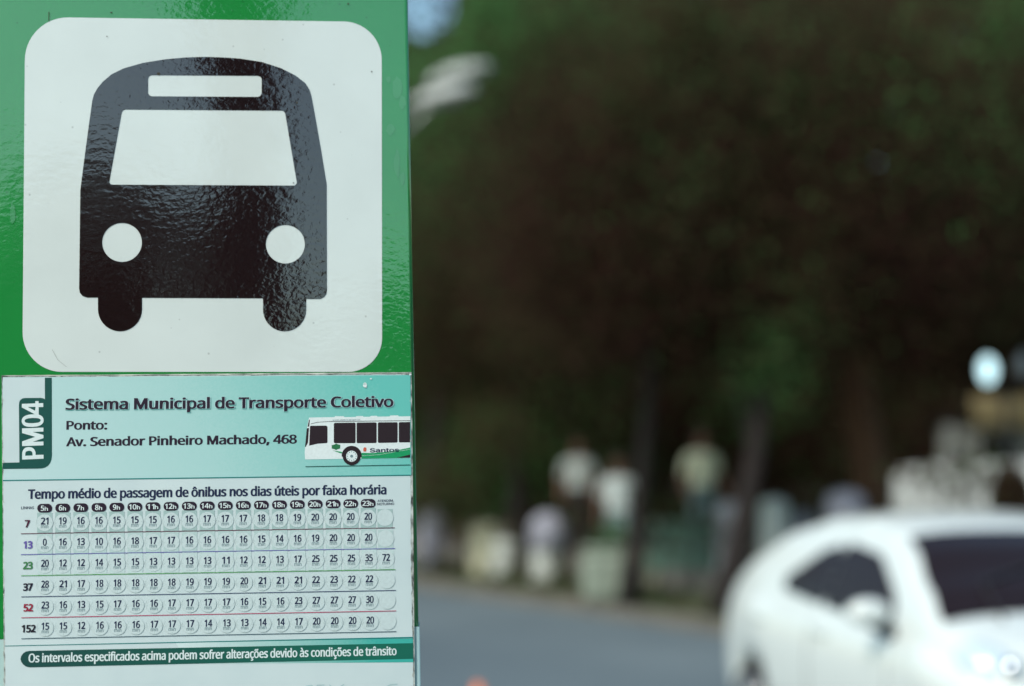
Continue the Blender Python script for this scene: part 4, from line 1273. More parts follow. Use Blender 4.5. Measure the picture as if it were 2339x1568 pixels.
car = build_car('white_car', 'white rounded car driving past close behind the bus stop sign, wing mirror out',
                (ap.x - off.x, ap.y - off.y, 0.0), HEAD, shape_a, M['car_white'],
                screens=[(0.98, 0.30, 0.05, 0.09, 'windscreen'), (-1.60, -1.10, 0.08, 0.08, 'rear_screen')],
                windows=[('front_side_window', [(0.66, 0.915), (0.50, 1.08), (0.22, 1.25), (-0.20, 1.30), (-0.23, 0.935)]),
                         ('rear_side_window', [(-0.235, 0.94), (-0.205, 1.297), (-0.46, 1.235), (-0.80, 1.06), (-0.84, 0.985)])])
for sg in (-1, 1):
    bm = bmesh.new()
    bmesh.ops.create_uvsphere(bm, u_segments=18, v_segments=12, radius=1.0)
    for v in bm.verts:
        v.co = Vector((v.co.x * 0.07 - (0.03 if v.co.x < -0.3 else 0), v.co.y * 0.115, v.co.z * 0.07))
        v.co.x = max(v.co.x, -0.045)
    mi = bm_obj('wing_mirror', bm, M['car_white'], car, smooth=True, loc=(0.60, sg * 0.93, 0.985))
    bm = bmesh.new(); bm_box(bm, (-0.048, 0, 0), (0.006, 0.16, 0.085), bevel=0.002)
    bm_obj('mirror_glass', bm, M['chrome'], mi)
    bm = bmesh.new(); bm_tube(bm, [(0.0, sg * -0.02, -0.055), (0.03, -sg * 0.12, -0.11)], [0.03, 0.035], 8)
    bm_obj('mirror_arm', bm, M['car_black'], mi, smooth=True)
    # headlight, fog lamp, tail lamp
    bm = bmesh.new()
    bmesh.ops.create_uvsphere(bm, u_segments=20, v_segments=12, radius=1.0)
    for v in bm.verts:
        v.co = Vector((v.co.x * 0.17, v.co.y * 0.12, v.co.z * 0.09))
    bmesh.ops.rotate(bm, cent=(0, 0, 0), matrix=Matrix.Rotation(sg * R(-28), 3, 'Z'), verts=bm.verts)
    bmesh.ops.rotate(bm, cent=(0, 0, 0), matrix=Matrix.Rotation(R(22), 3, 'Y'), verts=bm.verts)
    hl = bm_obj('headlight', bm, M['lamp_glass'], car, smooth=True, loc=(1.22, sg * 0.64, 0.80))
    bm = bmesh.new()
    bmesh.ops.create_uvsphere(bm, u_segments=16, v_segments=10, radius=0.05)
    bm_obj('headlight_bulb_cover', bm, M['chrome'], hl, smooth=True, loc=(0.16, -sg * 0.03, 0.0))
    bm = bmesh.new()
    bmesh.ops.create_uvsphere(bm, u_segments=14, v_segments=10, radius=1.0)
    for v in bm.verts: v.co = Vector((v.co.x * 0.05, v.co.y * 0.07, v.co.z * 0.09))
    bm_obj('tail_lamp', bm, M['tail'], car, smooth=True, loc=(-1.865, sg * 0.62, 0.74))
bm = bmesh.new()
for k in range(4): bm_box(bm, (1.535 - 0.01 * k, 0, 0.40 + 0.045 * k), (0.03, 0.80, 0.014), bevel=0.003)
bm_obj('grille', bm, M['car_black'], car)
bm = bmesh.new(); bm_box(bm, (1.568, 0, 0.33), (0.012, 0.40, 0.12), bevel=0.003)
bm_obj('number_plate', bm, mat('grey number plate', (0.35, 0.36, 0.37, 1), rough=0.5), car)
for yy in (-0.45, 0.12):
    bm = bmesh.new()
    bm_tube(bm, [(1.06, yy, shape_a.top_z(1.06, yy) + 0.012), (0.80, yy + 0.05, shape_a.top_z(0.80, yy) + 0.03), (0.66, yy + 0.42, shape_a.top_z(0.66, yy + 0.42) + 0.022)], 0.009, 6)
    bm_obj('wiper', bm, M['car_black'], car)

# ------------------------------------------------------------------ white van parked beyond the car
shape_v = CarShape(
    top=[(-2.1, 1.52), (-2.0, 1.60), (-1.5, 1.64), (0.0, 1.66), (0.35, 1.60), (0.7, 1.38), (1.02, 1.08), (1.4, 0.98), (1.8, 0.90), (2.0, 0.76), (2.08, 0.6)],
    belt=[(-2.1, 0.95), (0.6, 0.95), (1.0, 0.92), (1.6, 0.82), (2.0, 0.66), (2.08, 0.55)],
    half=[(-2.1, 0.74), (-1.9, 0.84), (0.0, 0.87), (1.4, 0.85), (1.9, 0.70), (2.08, 0.55)], roofw=0.70)
vp = at(2500, 1150, 14.2)
van = build_car('white_van', 'white van parked under the trees behind the white car', (vp.x + 0.15, vp.y, 0.12),
                R(-50), shape_v, M['van_paint'], cat='van',
                screens=[(1.0, 0.42, 0.02, 0.06, 'windscreen')],
                windows=[('front_side_window', [(0.72, 0.98), (0.30, 1.44), (-0.25, 1.45), (-0.27, 0.99)])])
# ------------------------------------------------------------------ the raised park strip across the road
M['step'] = mat('weathered grey step', (0.20, 0.185, 0.165, 1), rough=0.9, var=0.35, scale=2)
M['soil'] = mat('shaded soil with litter', (0.16, 0.12, 0.09, 1), rough=0.95, color2=(0.10, 0.085, 0.055, 1), scale=1.2)
band('park_step', -2.3, -2.6, 0.34, M['step'], thick=0.35)
band('park_ground', -2.6, -60.0, 0.335, M['soil'], thick=0.3)


def foot(px, py, z=0.12):
    """the place on level ground z whose foot shows at (px, py)"""
    d = ray(px, py)
    return CAM + d * ((z - CAM_Z) / d.z)


M['post_cream'] = mat('cream washed concrete', (0.52, 0.50, 0.35, 1), rough=0.9, var=0.2, scale=4)
M['post_white'] = mat('white washed concrete', (0.48, 0.51, 0.47, 1), rough=0.9, var=0.2, scale=4)
M['post_lilac'] = mat('lilac grey concrete', (0.29, 0.29, 0.34, 1), rough=0.9, var=0.2, scale=4)
M['post_green'] = mat('pale green washed concrete', (0.24, 0.28, 0.22, 1), rough=0.9, var=0.25, scale=3)
M['mint'] = mat('mint green paint', (0.13, 0.25, 0.19, 1), rough=0.6, var=0.15, scale=4)


def bollard(px, py, w, h, m, label, cap=None, group='pale posts along the far side of the road'):
    p = foot(px, py)
    o = empty('bollard', p)
    tag(o, label, 'bollard', group)
    bm = bmesh.new()
    bm_lathe(bm, [(w * 0.56, 0), (w * 0.56, 0.08), (w * 0.5, 0.10), (w * 0.48, h - w * 0.35), (w * 0.44, h - w * 0.18), (w * 0.30, h - w * 0.05), (w * 0.06, h)], 20)
    bm_obj('shaft', bm, m, o, smooth=True)
    if cap:
        bm = bmesh.new()
        bm_lathe(bm, [(w * 0.52, h - w * 0.32), (w * 0.55, h - w * 0.30), (w * 0.55, h + 0.16), (w * 0.4, h + 0.30), (w * 0.1, h + 0.36)], 20)
        bm_obj('cap', bm, cap, o, smooth=True)
    return o


bollard(986, 1304, 0.42, 0.92, M['post_lilac'], 'lilac grey post nearest the edge of the bus stop sign')
bollard(1108, 1314, 0.46, 0.76, M['post_cream'], 'cream post standing left of its white neighbour')
bollard(1152, 1318, 0.40, 0.55, M['post_white'], 'low white post close beside the cream one')
bollard(1252, 1328, 0.46, 0.58, M['post_white'], 'white post with a raised lilac grey cap', cap=M['post_lilac'])


def block(name, px, py, w, d, h, m, label, cat, z=0.12, legs=False, rz=0.0):
    p = foot(px, py, z)
    o = empty(name, p, rz)
    tag(o, label, cat)
    return o


o = block('concrete_planter', 1388, 1376, 0, 0, 0, None, 'pale green washed concrete planter between the road and the slim tree', 'planter')
bm = bmesh.new(); bm_box(bm, (0, 0, 0.30), (0.60, 0.5, 0.60), bevel=0.12); bm_obj('trough', bm, M['post_green'], o)
bm = bmesh.new(); bm_box(bm, (0, 0, 0.62), (0.56, 0.46, 0.05), bevel=0.02); bm_obj('lip', bm, M['post_green'], o)
# its shrub is a plant of its own


class Leaves:
    """many small bent leaf faces in one mesh"""
    def __init__(s, seed): s.r = np.random.default_rng(seed); s.P = []; s.S = []; s.M = []
    def add(s, pts, size, mats_p, clump=None):
        n = len(pts)
        s.P.append(pts); s.S.append(s.r.uniform(size[0], size[1], n))
        mi = s.r.choice(len(mats_p), n, p=mats_p)
        if clump is not None:                   # leaves of one spray are mostly of one tone
            tone = s.r.choice(len(mats_p), clump.max() + 1, p=mats_p)
            mi = np.where(s.r.uniform(0, 1, n) < 0.9, tone[clump], mi)
        s.M.append(mi)
    def build(s, name, mats_, parent=None, loc=(0, 0, 0), carve=None):
        P = np.concatenate(s.P); S = np.concatenate(s.S); I = np.concatenate(s.M)
        if carve is not None:
            k = carve(P); P, S, I = P[k], S[k], I[k]
        n = len(P); r = s.r
        a = r.normal(size=(n, 3)); a /= np.linalg.norm(a, axis=1)[:, None]
        b = r.normal(size=(n, 3)); b -= (b * a).sum(1)[:, None] * a; b /= np.linalg.norm(b, axis=1)[:, None]
        c = np.cross(a, b)
        L, W = S[:, None], (S * 0.42)[:, None]
        V = np.empty((n, 4, 3))
        V[:, 0] = P - a * L * 0.5
        V[:, 1] = P + b * W * 0.5 + c * W * 0.15
        V[:, 2] = P + a * L * 0.5
        V[:, 3] = P - b * W * 0.5 + c * W * 0.15
        V -= np.array(loc)
        me = bpy.data.meshes.new(name)
        me.vertices.add(n * 4); me.vertices.foreach_set('co', V.reshape(-1))
        me.loops.add(n * 4); me.loops.foreach_set('vertex_index', np.arange(n * 4, dtype=np.int32))
        me.polygons.add(n)
        me.polygons.foreach_set('loop_start', np.arange(0, n * 4, 4, dtype=np.int32))
        me.polygons.foreach_set('loop_total', np.full(n, 4, dtype=np.int32))
        me.polygons.foreach_set('material_index', I.astype(np.int32))
        for m in mats_: me.materials.append(m)
        me.update(calc_edges=True)
        o = bpy.data.objects.new(name, me); col.objects.link(o)
        if parent: o.parent = parent
        else: o.location = loc
        return o


def leaf_mat(name, c, rough=0.55):
    return leaf_shader(name, c)


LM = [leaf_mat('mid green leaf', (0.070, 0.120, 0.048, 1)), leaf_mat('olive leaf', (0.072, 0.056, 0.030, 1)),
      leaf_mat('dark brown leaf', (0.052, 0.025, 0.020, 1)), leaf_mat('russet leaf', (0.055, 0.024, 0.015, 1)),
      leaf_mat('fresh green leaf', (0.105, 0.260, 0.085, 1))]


def project(P):
    q = P - np.array([0, 0, CAM_Z])
    f = q[:, 1] * FWD.y + q[:, 2] * FWD.z
    u = q[:, 1] * UP.y + q[:, 2] * UP.z
    f = np.maximum(f, 0.1)
    return 1169.5 + q[:, 0] / f * F, 784 - u / f * F


# openings in the canopies, seen from the bus stop: (px, py, rx, ry, deepest reach)
GAPS = [(2190, 75, 9, 9, 999), (2050, 250, 8, 8, 999), (2005, 372, 10, 10, 999), (2012, 395, 6, 6, 999), (1402, 562, 7, 7, 999), (1478, 700, 7, 7, 999), (1762, 690, 7, 7, 999), (1990, 330, 5, 5, 999),
        (972, 0, 72, 92, 999), (1605, 1085, 72, 86, 23), (1412, 1150, 66, 78, 20.5), (1320, 1085, 56, 60, 25), (2256, 845, 62, 75, 18.4),
        (2338, 835, 50, 65, 18.4), (2280, 935, 95, 60, 25.3), (2170, 1050, 55, 75, 25.3), (2310, 1030, 60, 90, 25.3)]


def carve(P):
    x, y = project(P)
    keep = np.ones(len(P), bool)
    few = np.random.default_rng(9).uniform(0, 1, len(P)) < 0.06        # a few leaves stay in the widest opening
    for cx, cy, rx, ry, far in GAPS:
        keep &= (((x - cx) / rx) ** 2 + ((y - cy) / ry) ** 2 > 1) | (P[:, 1] > far) | (few & (rx == 72))
    # nothing grows down over the road
    return keep


M['bark'] = mat('dark brown bark', (0.016, 0.010, 0.008, 1), rough=0.95, var=0.4, scale=6, bump=0.8, bscale=14, dist=0.03)
M['bark_red'] = mat('reddish brown bark', (0.13, 0.062, 0.030, 1), rough=0.95, var=0.4, scale=6, bump=0.8, bscale=14, dist=0.03)


def tree(label, base, lean, r0, height, crown, n, leaf, probs, seed, bark='bark', group='trees across the road', size=(0.06, 0.12), dens=4.4, boughs=()):
    """crown: list of (dx, dy, z, rx, ry, rz) lobes relative to the foot"""
    rr = random.Random(seed)
    o = empty('tree', base)
    tag(o, label, 'tree', group)
    bm = bmesh.new()
    pts, rad = [], []
    for i in range(9):
        t = i / 8
        pts.append((lean[0] * t + 0.08 * math.sin(t * 5 + seed), lean[1] * t + 0.06 * math.cos(t * 4 + seed), height * t))
        rad.append(r0 * (1.25 if i == 0 else 1) * (1 - 0.55 * t))
    bm_tube(bm, pts, rad, 12)
    for (dx, dy, z, rx, ry, rz) in crown:
        t0 = rr.uniform(0.45, 0.9)
        k = int(t0 * 8)
        s_ = Vector(pts[k])
        e = Vector((dx, dy, z))
        mid = s_.lerp(e, 0.5) + Vector((rr.uniform(-.3, .3), rr.uniform(-.3, .3), 0.3))
        bm_tube(bm, [s_, mid, e, e + Vector((rr.uniform(-1, 1) * rx * .5, rr.uniform(-1, 1) * ry * .5, rz * .6))], [r0 * 0.42, r0 * 0.28, r0 * 0.16, r0 * 0.06], 7)
        for q in range(3):
            d = Vector((rr.uniform(-1, 1) * rx, rr.uniform(-1, 1) * ry, rr.uniform(-.8, .8) * rz)) * 0.8
            bm_tube(bm, [mid.lerp(e, .6), e + d * 0.5, e + d], [r0 * 0.15, r0 * 0.09, r0 * 0.03], 5)
    bm_obj('trunk', bm, M[bark], o, smooth=True)
    lv = Leaves(seed)
    tot = sum(c[3] * c[4] * c[5] for c in crown)
    g = lv.r
    for (dx, dy, z, rx, ry, rz) in crown:
        m = int(dens * n * rx * ry * rz / tot)
        nc = max(12, m // 420)                      # clumps
        cen = g.normal(size=(nc, 3)); cen /= np.linalg.norm(cen, axis=1)[:, None]
        cen *= (g.uniform(0.25, 1, nc) ** 0.45)[:, None]
        cr = g.uniform(0.45, 0.8, nc)
        idx = g.integers(0, nc, m)
        loc = g.normal(size=(m, 3)) * 0.55
        P = (cen[idx] + loc * cr[idx][:, None]) * np.array([rx, ry, rz]) + np.array([dx, dy, z]) + np.array(base)
        lv.add(P, size, probs, idx)
    for (px, py, Y, rx, rz, pr_) in boughs:          # single lighter sprays at the front of the crown
        c = at(px, py, Y)
        m = int(5200 * rx * rz)
        lv.add(g.normal(size=(m, 3)) * np.array([rx, 0.5, rz]) * 0.55 + np.array([c.x, c.y, c.z]), size, pr_)
    cr_ = lv.build('crown', LM, o, loc=tuple(base), carve=carve)
    cr_['kind'] = 'stuff'
    return o


Z0 = 0.335
pr_dark = [0.13, 0.27, 0.54, 0.05, 0.01]  # the darker trees' shade is put into these leaf tones
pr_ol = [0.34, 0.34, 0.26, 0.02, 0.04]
pr_green = [0.42, 0.10, 0.06, 0.0, 0.42]  # lit trees at the left: their light put into brighter leaf tones


GR = [0.6, 0.1, 0.0, 0.0, 0.3]
FR = [0.25, 0.0, 0.0, 0.0, 0.75]
OL = [0.25, 0.7, 0.0, 0.05, 0.0]
SUNLIT = [0.35, 0.6, 0.0, 0.0, 0.05]  # sunlit patch of the crown, painted by paler leaf tones
FEW = [0.6, 0.3, 0.1, 0.0, 0.0]


def tb(px, Y, z=Z0):
    d = ray(px, 1200); p = CAM + d * (Y / d.y)
    return (p.x, p.y, z)


# front row, left to right
tree('green leafed tree at the left whose crown hangs beside the sign', tb(985, 25.5), (0.4, 0, 0), 0.20, 5.0,
     [(0.8, -1, 7.2, 2.6, 2.2, 1.6), (2.6, -1.2, 7.8, 2.4, 2, 1.6), (-1.6, 0, 6.6, 2.2, 2, 1.8), (0.2, -.5, 5.2, 2.4, 2, 1.3), (2.2, 0, 5.6, 2.2, 2, 1.5)], 15000, LM, pr_green, 3,
     boughs=[(1120, 70, 22.5, 0.5, 0.9, FR), (1160, 190, 22.5, 0.7, 0.6, FR), (1290, 90, 22, 0.9, 0.7, GR), (1060, 420, 22.5, 0.8, 0.5, GR), (1180, 400, 22.3, 0.6, 0.5, GR), (1000, 600, 22.5, 0.6, 0.5, GR), (970, 20, 23, 0.5, 0.4, FEW)])
tree('tree with an olive crown and a thin trunk behind the white capped post', tb(1200, 23), (-0.3, 0.2, 0), 0.13, 4.6,
     [(0, 0, 5.6, 2.2, 2.2, 1.8), (-1.3, 0, 4.1, 1.8, 1.8, 1.4), (0.9, 0, 3.7, 1.6, 1.8, 1.4)], 12000, LM, pr_ol, 4,
     boughs=[(1330, 560, 20.5, 0.55, 0.8, GR), (1260, 760, 20.5, 0.7, 0.4, OL), (1000, 1120, 20.5, 0.6, 0.5, OL), (1120, 1000, 20.5, 0.6, 0.5, OL)])
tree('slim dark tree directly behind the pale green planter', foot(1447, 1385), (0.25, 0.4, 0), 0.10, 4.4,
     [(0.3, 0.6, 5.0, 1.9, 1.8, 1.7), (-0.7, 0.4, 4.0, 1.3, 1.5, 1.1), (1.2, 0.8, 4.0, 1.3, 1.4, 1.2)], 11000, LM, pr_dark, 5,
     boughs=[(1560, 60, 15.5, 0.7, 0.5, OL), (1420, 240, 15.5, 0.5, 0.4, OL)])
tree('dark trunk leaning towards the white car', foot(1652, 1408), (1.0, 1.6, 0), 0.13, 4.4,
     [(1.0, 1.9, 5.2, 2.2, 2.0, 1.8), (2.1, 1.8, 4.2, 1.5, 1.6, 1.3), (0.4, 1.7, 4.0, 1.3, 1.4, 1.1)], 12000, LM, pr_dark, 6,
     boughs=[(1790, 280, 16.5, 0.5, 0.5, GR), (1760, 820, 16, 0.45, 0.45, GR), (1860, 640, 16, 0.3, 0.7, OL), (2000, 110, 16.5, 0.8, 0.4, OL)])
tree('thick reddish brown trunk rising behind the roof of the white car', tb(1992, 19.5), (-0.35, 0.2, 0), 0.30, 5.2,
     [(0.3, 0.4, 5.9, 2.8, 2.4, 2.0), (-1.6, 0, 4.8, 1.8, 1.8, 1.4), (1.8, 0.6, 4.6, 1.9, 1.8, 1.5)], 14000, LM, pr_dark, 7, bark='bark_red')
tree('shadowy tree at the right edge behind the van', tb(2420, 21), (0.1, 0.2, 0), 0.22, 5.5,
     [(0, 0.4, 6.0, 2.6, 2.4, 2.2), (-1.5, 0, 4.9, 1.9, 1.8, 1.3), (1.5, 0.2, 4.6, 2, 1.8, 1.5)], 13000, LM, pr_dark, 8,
     boughs=[(2150, 560, 18.5, 0.5, 0.8, SUNLIT), (2270, 420, 18.5, 0.4, 0.5, OL), (2290, 60, 18.5, 0.4, 0.6, GR), (2290, 700, 19, 0.5, 0.5, OL)])
# back row, crowns reaching to the ground
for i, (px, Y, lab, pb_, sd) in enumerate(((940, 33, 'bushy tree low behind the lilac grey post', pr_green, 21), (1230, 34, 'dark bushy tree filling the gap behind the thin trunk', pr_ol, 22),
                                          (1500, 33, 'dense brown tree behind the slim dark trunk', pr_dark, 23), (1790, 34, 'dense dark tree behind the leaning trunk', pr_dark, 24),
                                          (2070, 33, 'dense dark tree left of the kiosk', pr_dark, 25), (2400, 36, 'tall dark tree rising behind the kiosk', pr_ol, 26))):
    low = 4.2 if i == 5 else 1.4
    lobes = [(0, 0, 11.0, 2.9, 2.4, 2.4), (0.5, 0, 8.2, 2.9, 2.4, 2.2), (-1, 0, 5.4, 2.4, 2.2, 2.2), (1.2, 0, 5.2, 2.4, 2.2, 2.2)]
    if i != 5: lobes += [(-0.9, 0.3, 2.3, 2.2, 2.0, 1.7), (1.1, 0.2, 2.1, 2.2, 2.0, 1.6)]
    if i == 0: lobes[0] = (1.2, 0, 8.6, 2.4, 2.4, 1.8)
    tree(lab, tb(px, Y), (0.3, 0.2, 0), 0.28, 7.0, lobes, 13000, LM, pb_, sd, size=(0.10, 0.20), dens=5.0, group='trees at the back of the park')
for i, (x, y, s_) in enumerate(((-7.5, 31, 31), (-12, 36, 32), (15.5, 34, 33), (20, 40, 34), (-18, 45, 35))):
    tree(['tree far to the left beyond the sign', 'second tree far to the left', 'tree far to the right beyond the van', 'distant tree at far right', 'most distant tree at left'][i],
         (x, y, Z0), (0.2, 0, 0), 0.28, 6.5, [(0, 0, 7, 3.0, 2.6, 2.6), (-1, 0, 4.2, 2.6, 2.4, 2.2), (1, 0, 3.2, 2.4, 2.2, 2)], 7000, LM, pr_ol, s_, size=(0.35, 0.7), dens=1.0, group='trees outside the view')
# the wood beyond, one dark mass
lv = Leaves(77)
g = lv.r
n_ = 120000
P = np.stack([g.uniform(-14, 26, n_), g.uniform(38, 44, n_), g.uniform(0, 1, n_) ** 0.8 * 21.0], 1)
hgt = 18.5 + 2.2 * np.sin(P[:, 0] * 0.7) + 1.2 * np.sin(P[:, 0] * 1.9)
hgt = np.where(P[:, 0] < -3.6, 12.2 + 0.5 * np.sin(P[:, 0] * 2.1), hgt)
P = P[P[:, 2] < hgt]
cl_ = (np.floor(P[:, 0] / 1.6) * 37 + np.floor(P[:, 2] / 1.6) * 11).astype(int); cl_ -= cl_.min()
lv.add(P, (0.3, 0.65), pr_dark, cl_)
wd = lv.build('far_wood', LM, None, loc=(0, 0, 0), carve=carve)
tag(wd, 'dark mass of distant woodland foliage', 'woodland', kind='stuff')
# low undergrowth between the posts
lv = Leaves(78); g = lv.r
for k in range(70):
    s_ = g.uniform(-26, 8); w_ = g.uniform(-13, -2.9)
    c = rp(s_, w_, Z0 + 0.1)
    m = 170
    lv.add(g.normal(size=(m, 3)) * np.array([0.5, 0.5, 0.26]) + np.array([c.x, c.y, c.z + 0.25]), (0.10, 0.24), [0.30, 0.30, 0.34, 0.06, 0.0])
un = lv.build('undergrowth', LM, None, carve=carve)
tag(un, 'low leafy undergrowth under the trees', 'undergrowth', kind='stuff')
STEMS = []
# loose low growth between road and posts, and sprays hanging before the far things
lv = Leaves(83); g = lv.r
for k in range(46):
    s_ = g.uniform(-9.5, 3.5); w_ = g.uniform(-1.1, -0.25)
    c = rp(s_, w_, 0.14)
    m = int(g.uniform(30, 120)); hh = g.uniform(0.12, 0.55)
    lv.add(np.abs(g.normal(size=(m, 3))) * np.array([1, 1, 1]) * np.array([0.14, 0.14, hh * 0.6]) + np.array([c.x, c.y, c.z]), (0.05, 0.11), [0.35, 0.35, 0.26, 0.04, 0.0])
for (px, py, Y, rx, rz, m) in ((1345, 1180, 19.5, 0.35, 0.22, 170), (1440, 1120, 19.5, 0.25, 0.5, 150), (1570, 1195, 18.5, 0.35, 0.2, 150), (1630, 1215, 18.5, 0.3, 0.2, 110),
                              (1500, 1240, 18.0, 0.4, 0.3, 120), (1290, 1210, 20.5, 0.2, 0.4, 110), (1195, 1260, 21, 0.2, 0.4, 110), (1062, 1260, 22, 0.2, 0.4, 110),
                              (2120, 1085, 12.4, 0.30, 0.10, 140), (2215, 1080, 12.4, 0.25, 0.13, 160), (2180, 1130, 12.4, 0.25, 0.12, 60), (2230, 990, 22, 0.3, 0.4, 180), (2330, 960, 22, 0.4, 0.3, 120)):
    c = at(px, py, Y)
    lv.add(g.normal(size=(m, 3)) * np.array([rx, 0.2, rz]) * 0.6 + np.array([c.x, c.y, c.z]), (0.05, 0.11), [0.25, 0.35, 0.36, 0.04, 0.0])
    STEMS.append((c, rx, rz))
c = foot(1388, 1376)
for k in range(5):
    q = g.uniform(-1, 1, 3)
    lv.add(g.normal(size=(60, 3)) * np.array([0.09, 0.07, 0.10]) + np.array([c.x + q[0] * 0.22, c.y + q[1] * 0.12, 0.12 + 0.74 + 0.1 * q[2]]), (0.05, 0.10), GR)
ug = lv.build('undergrowth', LM, None)
bm = bmesh.new()
rs = random.Random(4)
for c, rx, rz in STEMS:
    z0 = 0.12 if c.y < 20 or c.x > 3 else 0.335
    for k in range(4):
        q = Vector((c.x + rs.uniform(-1, 1) * rx * 0.6, c.y + rs.uniform(-.1, .1), c.z + rs.uniform(-.5, .8) * rz))
        bm_tube(bm, [(c.x + rs.uniform(-.1, .1), c.y, z0), (c.x * 0.5 + q.x * 0.5, c.y, (z0 + q.z) * 0.5), q], [0.012, 0.008, 0.004], 5)
st_ = bm_obj('stems', bm, M['bark'], ug); st_['kind'] = 'stuff'
tag(ug, 'loose low growth and twigs along the far kerb', 'undergrowth', kind='stuff')
# grass tufts on the verge
lv = Leaves(79); g = lv.r
n_ = 9000
S_ = g.uniform(-22, 12, n_); W2 = g.uniform(-2.2, -0.2, n_)
P = np.array([list(rp(a, b, 0.14)) for a, b in zip(S_, W2)])
k = np.sin(S_ * 1.3) * np.cos(W2 * 3 + S_) > -0.3
lv.add(P[k], (0.05, 0.12), [0.45, 0.45, 0.05, 0.0, 0.05])
gt = lv.build('grass', LM, None)
tag(gt, 'thin grass on the verge beside the far kerb', 'grass', kind='stuff')

# mint bench between two trunks
bp = foot(1566, 1334)
bn = empty('park_bench', bp, R(-8))
tag(bn, 'mint green park bench between the slim tree and the leaning trunk', 'bench')
for z in (0.42,):
    for k in range(4):
        bm = bmesh.new(); bm_box(bm, (0, -0.15 + k * 0.115, z), (1.02, 0.10, 0.035), bevel=0.006); bm_obj('slat', bm, M['mint'], bn)
for k in range(3):
    bm = bmesh.new(); bm_box(bm, (0, 0.27 + k * 0.03, 0.56 + k * 0.115), (1.02, 0.03, 0.10), bevel=0.006); bm_obj('slat', bm, M['mint'], bn)
bm = bmesh.new(); bm_box(bm, (0, -0.21, 0.30), (1.02, 0.03, 0.20), bevel=0.006); bm_obj('front_board', bm, M['mint'], bn)
for sx in (-0.42, 0.42):
    bm = bmesh.new(); bm_box(bm, (sx, 0.02, 0.20), (0.09, 0.42, 0.40), bevel=0.012); bm_box(bm, (sx, 0.32, 0.45), (0.07, 0.05, 0.8), bevel=0.01)
    bm_obj('leg', bm, M['post_cream'], bn)
bollard(1668, 1342, 0.36, 1.12, mat('pinkish white wash', (0.50, 0.46, 0.47, 1), rough=0.9, var=0.2), 'pinkish white post at the right end of the mint bench')
bollard(1772, 1352, 0.40, 1.18, M['post_white'], 'tall white washed post just left of the white car')
bollard(1935, 1372, 0.50, 1.30, M['post_lilac'], 'lilac grey post standing in for a parked car roof behind the white car')  # post shape put in place of a parked car's lilac grey roof
bollard(1838, 1350, 0.2, 1.0, M['post_lilac'], 'thin lilac post half hidden by the rear of the white car')


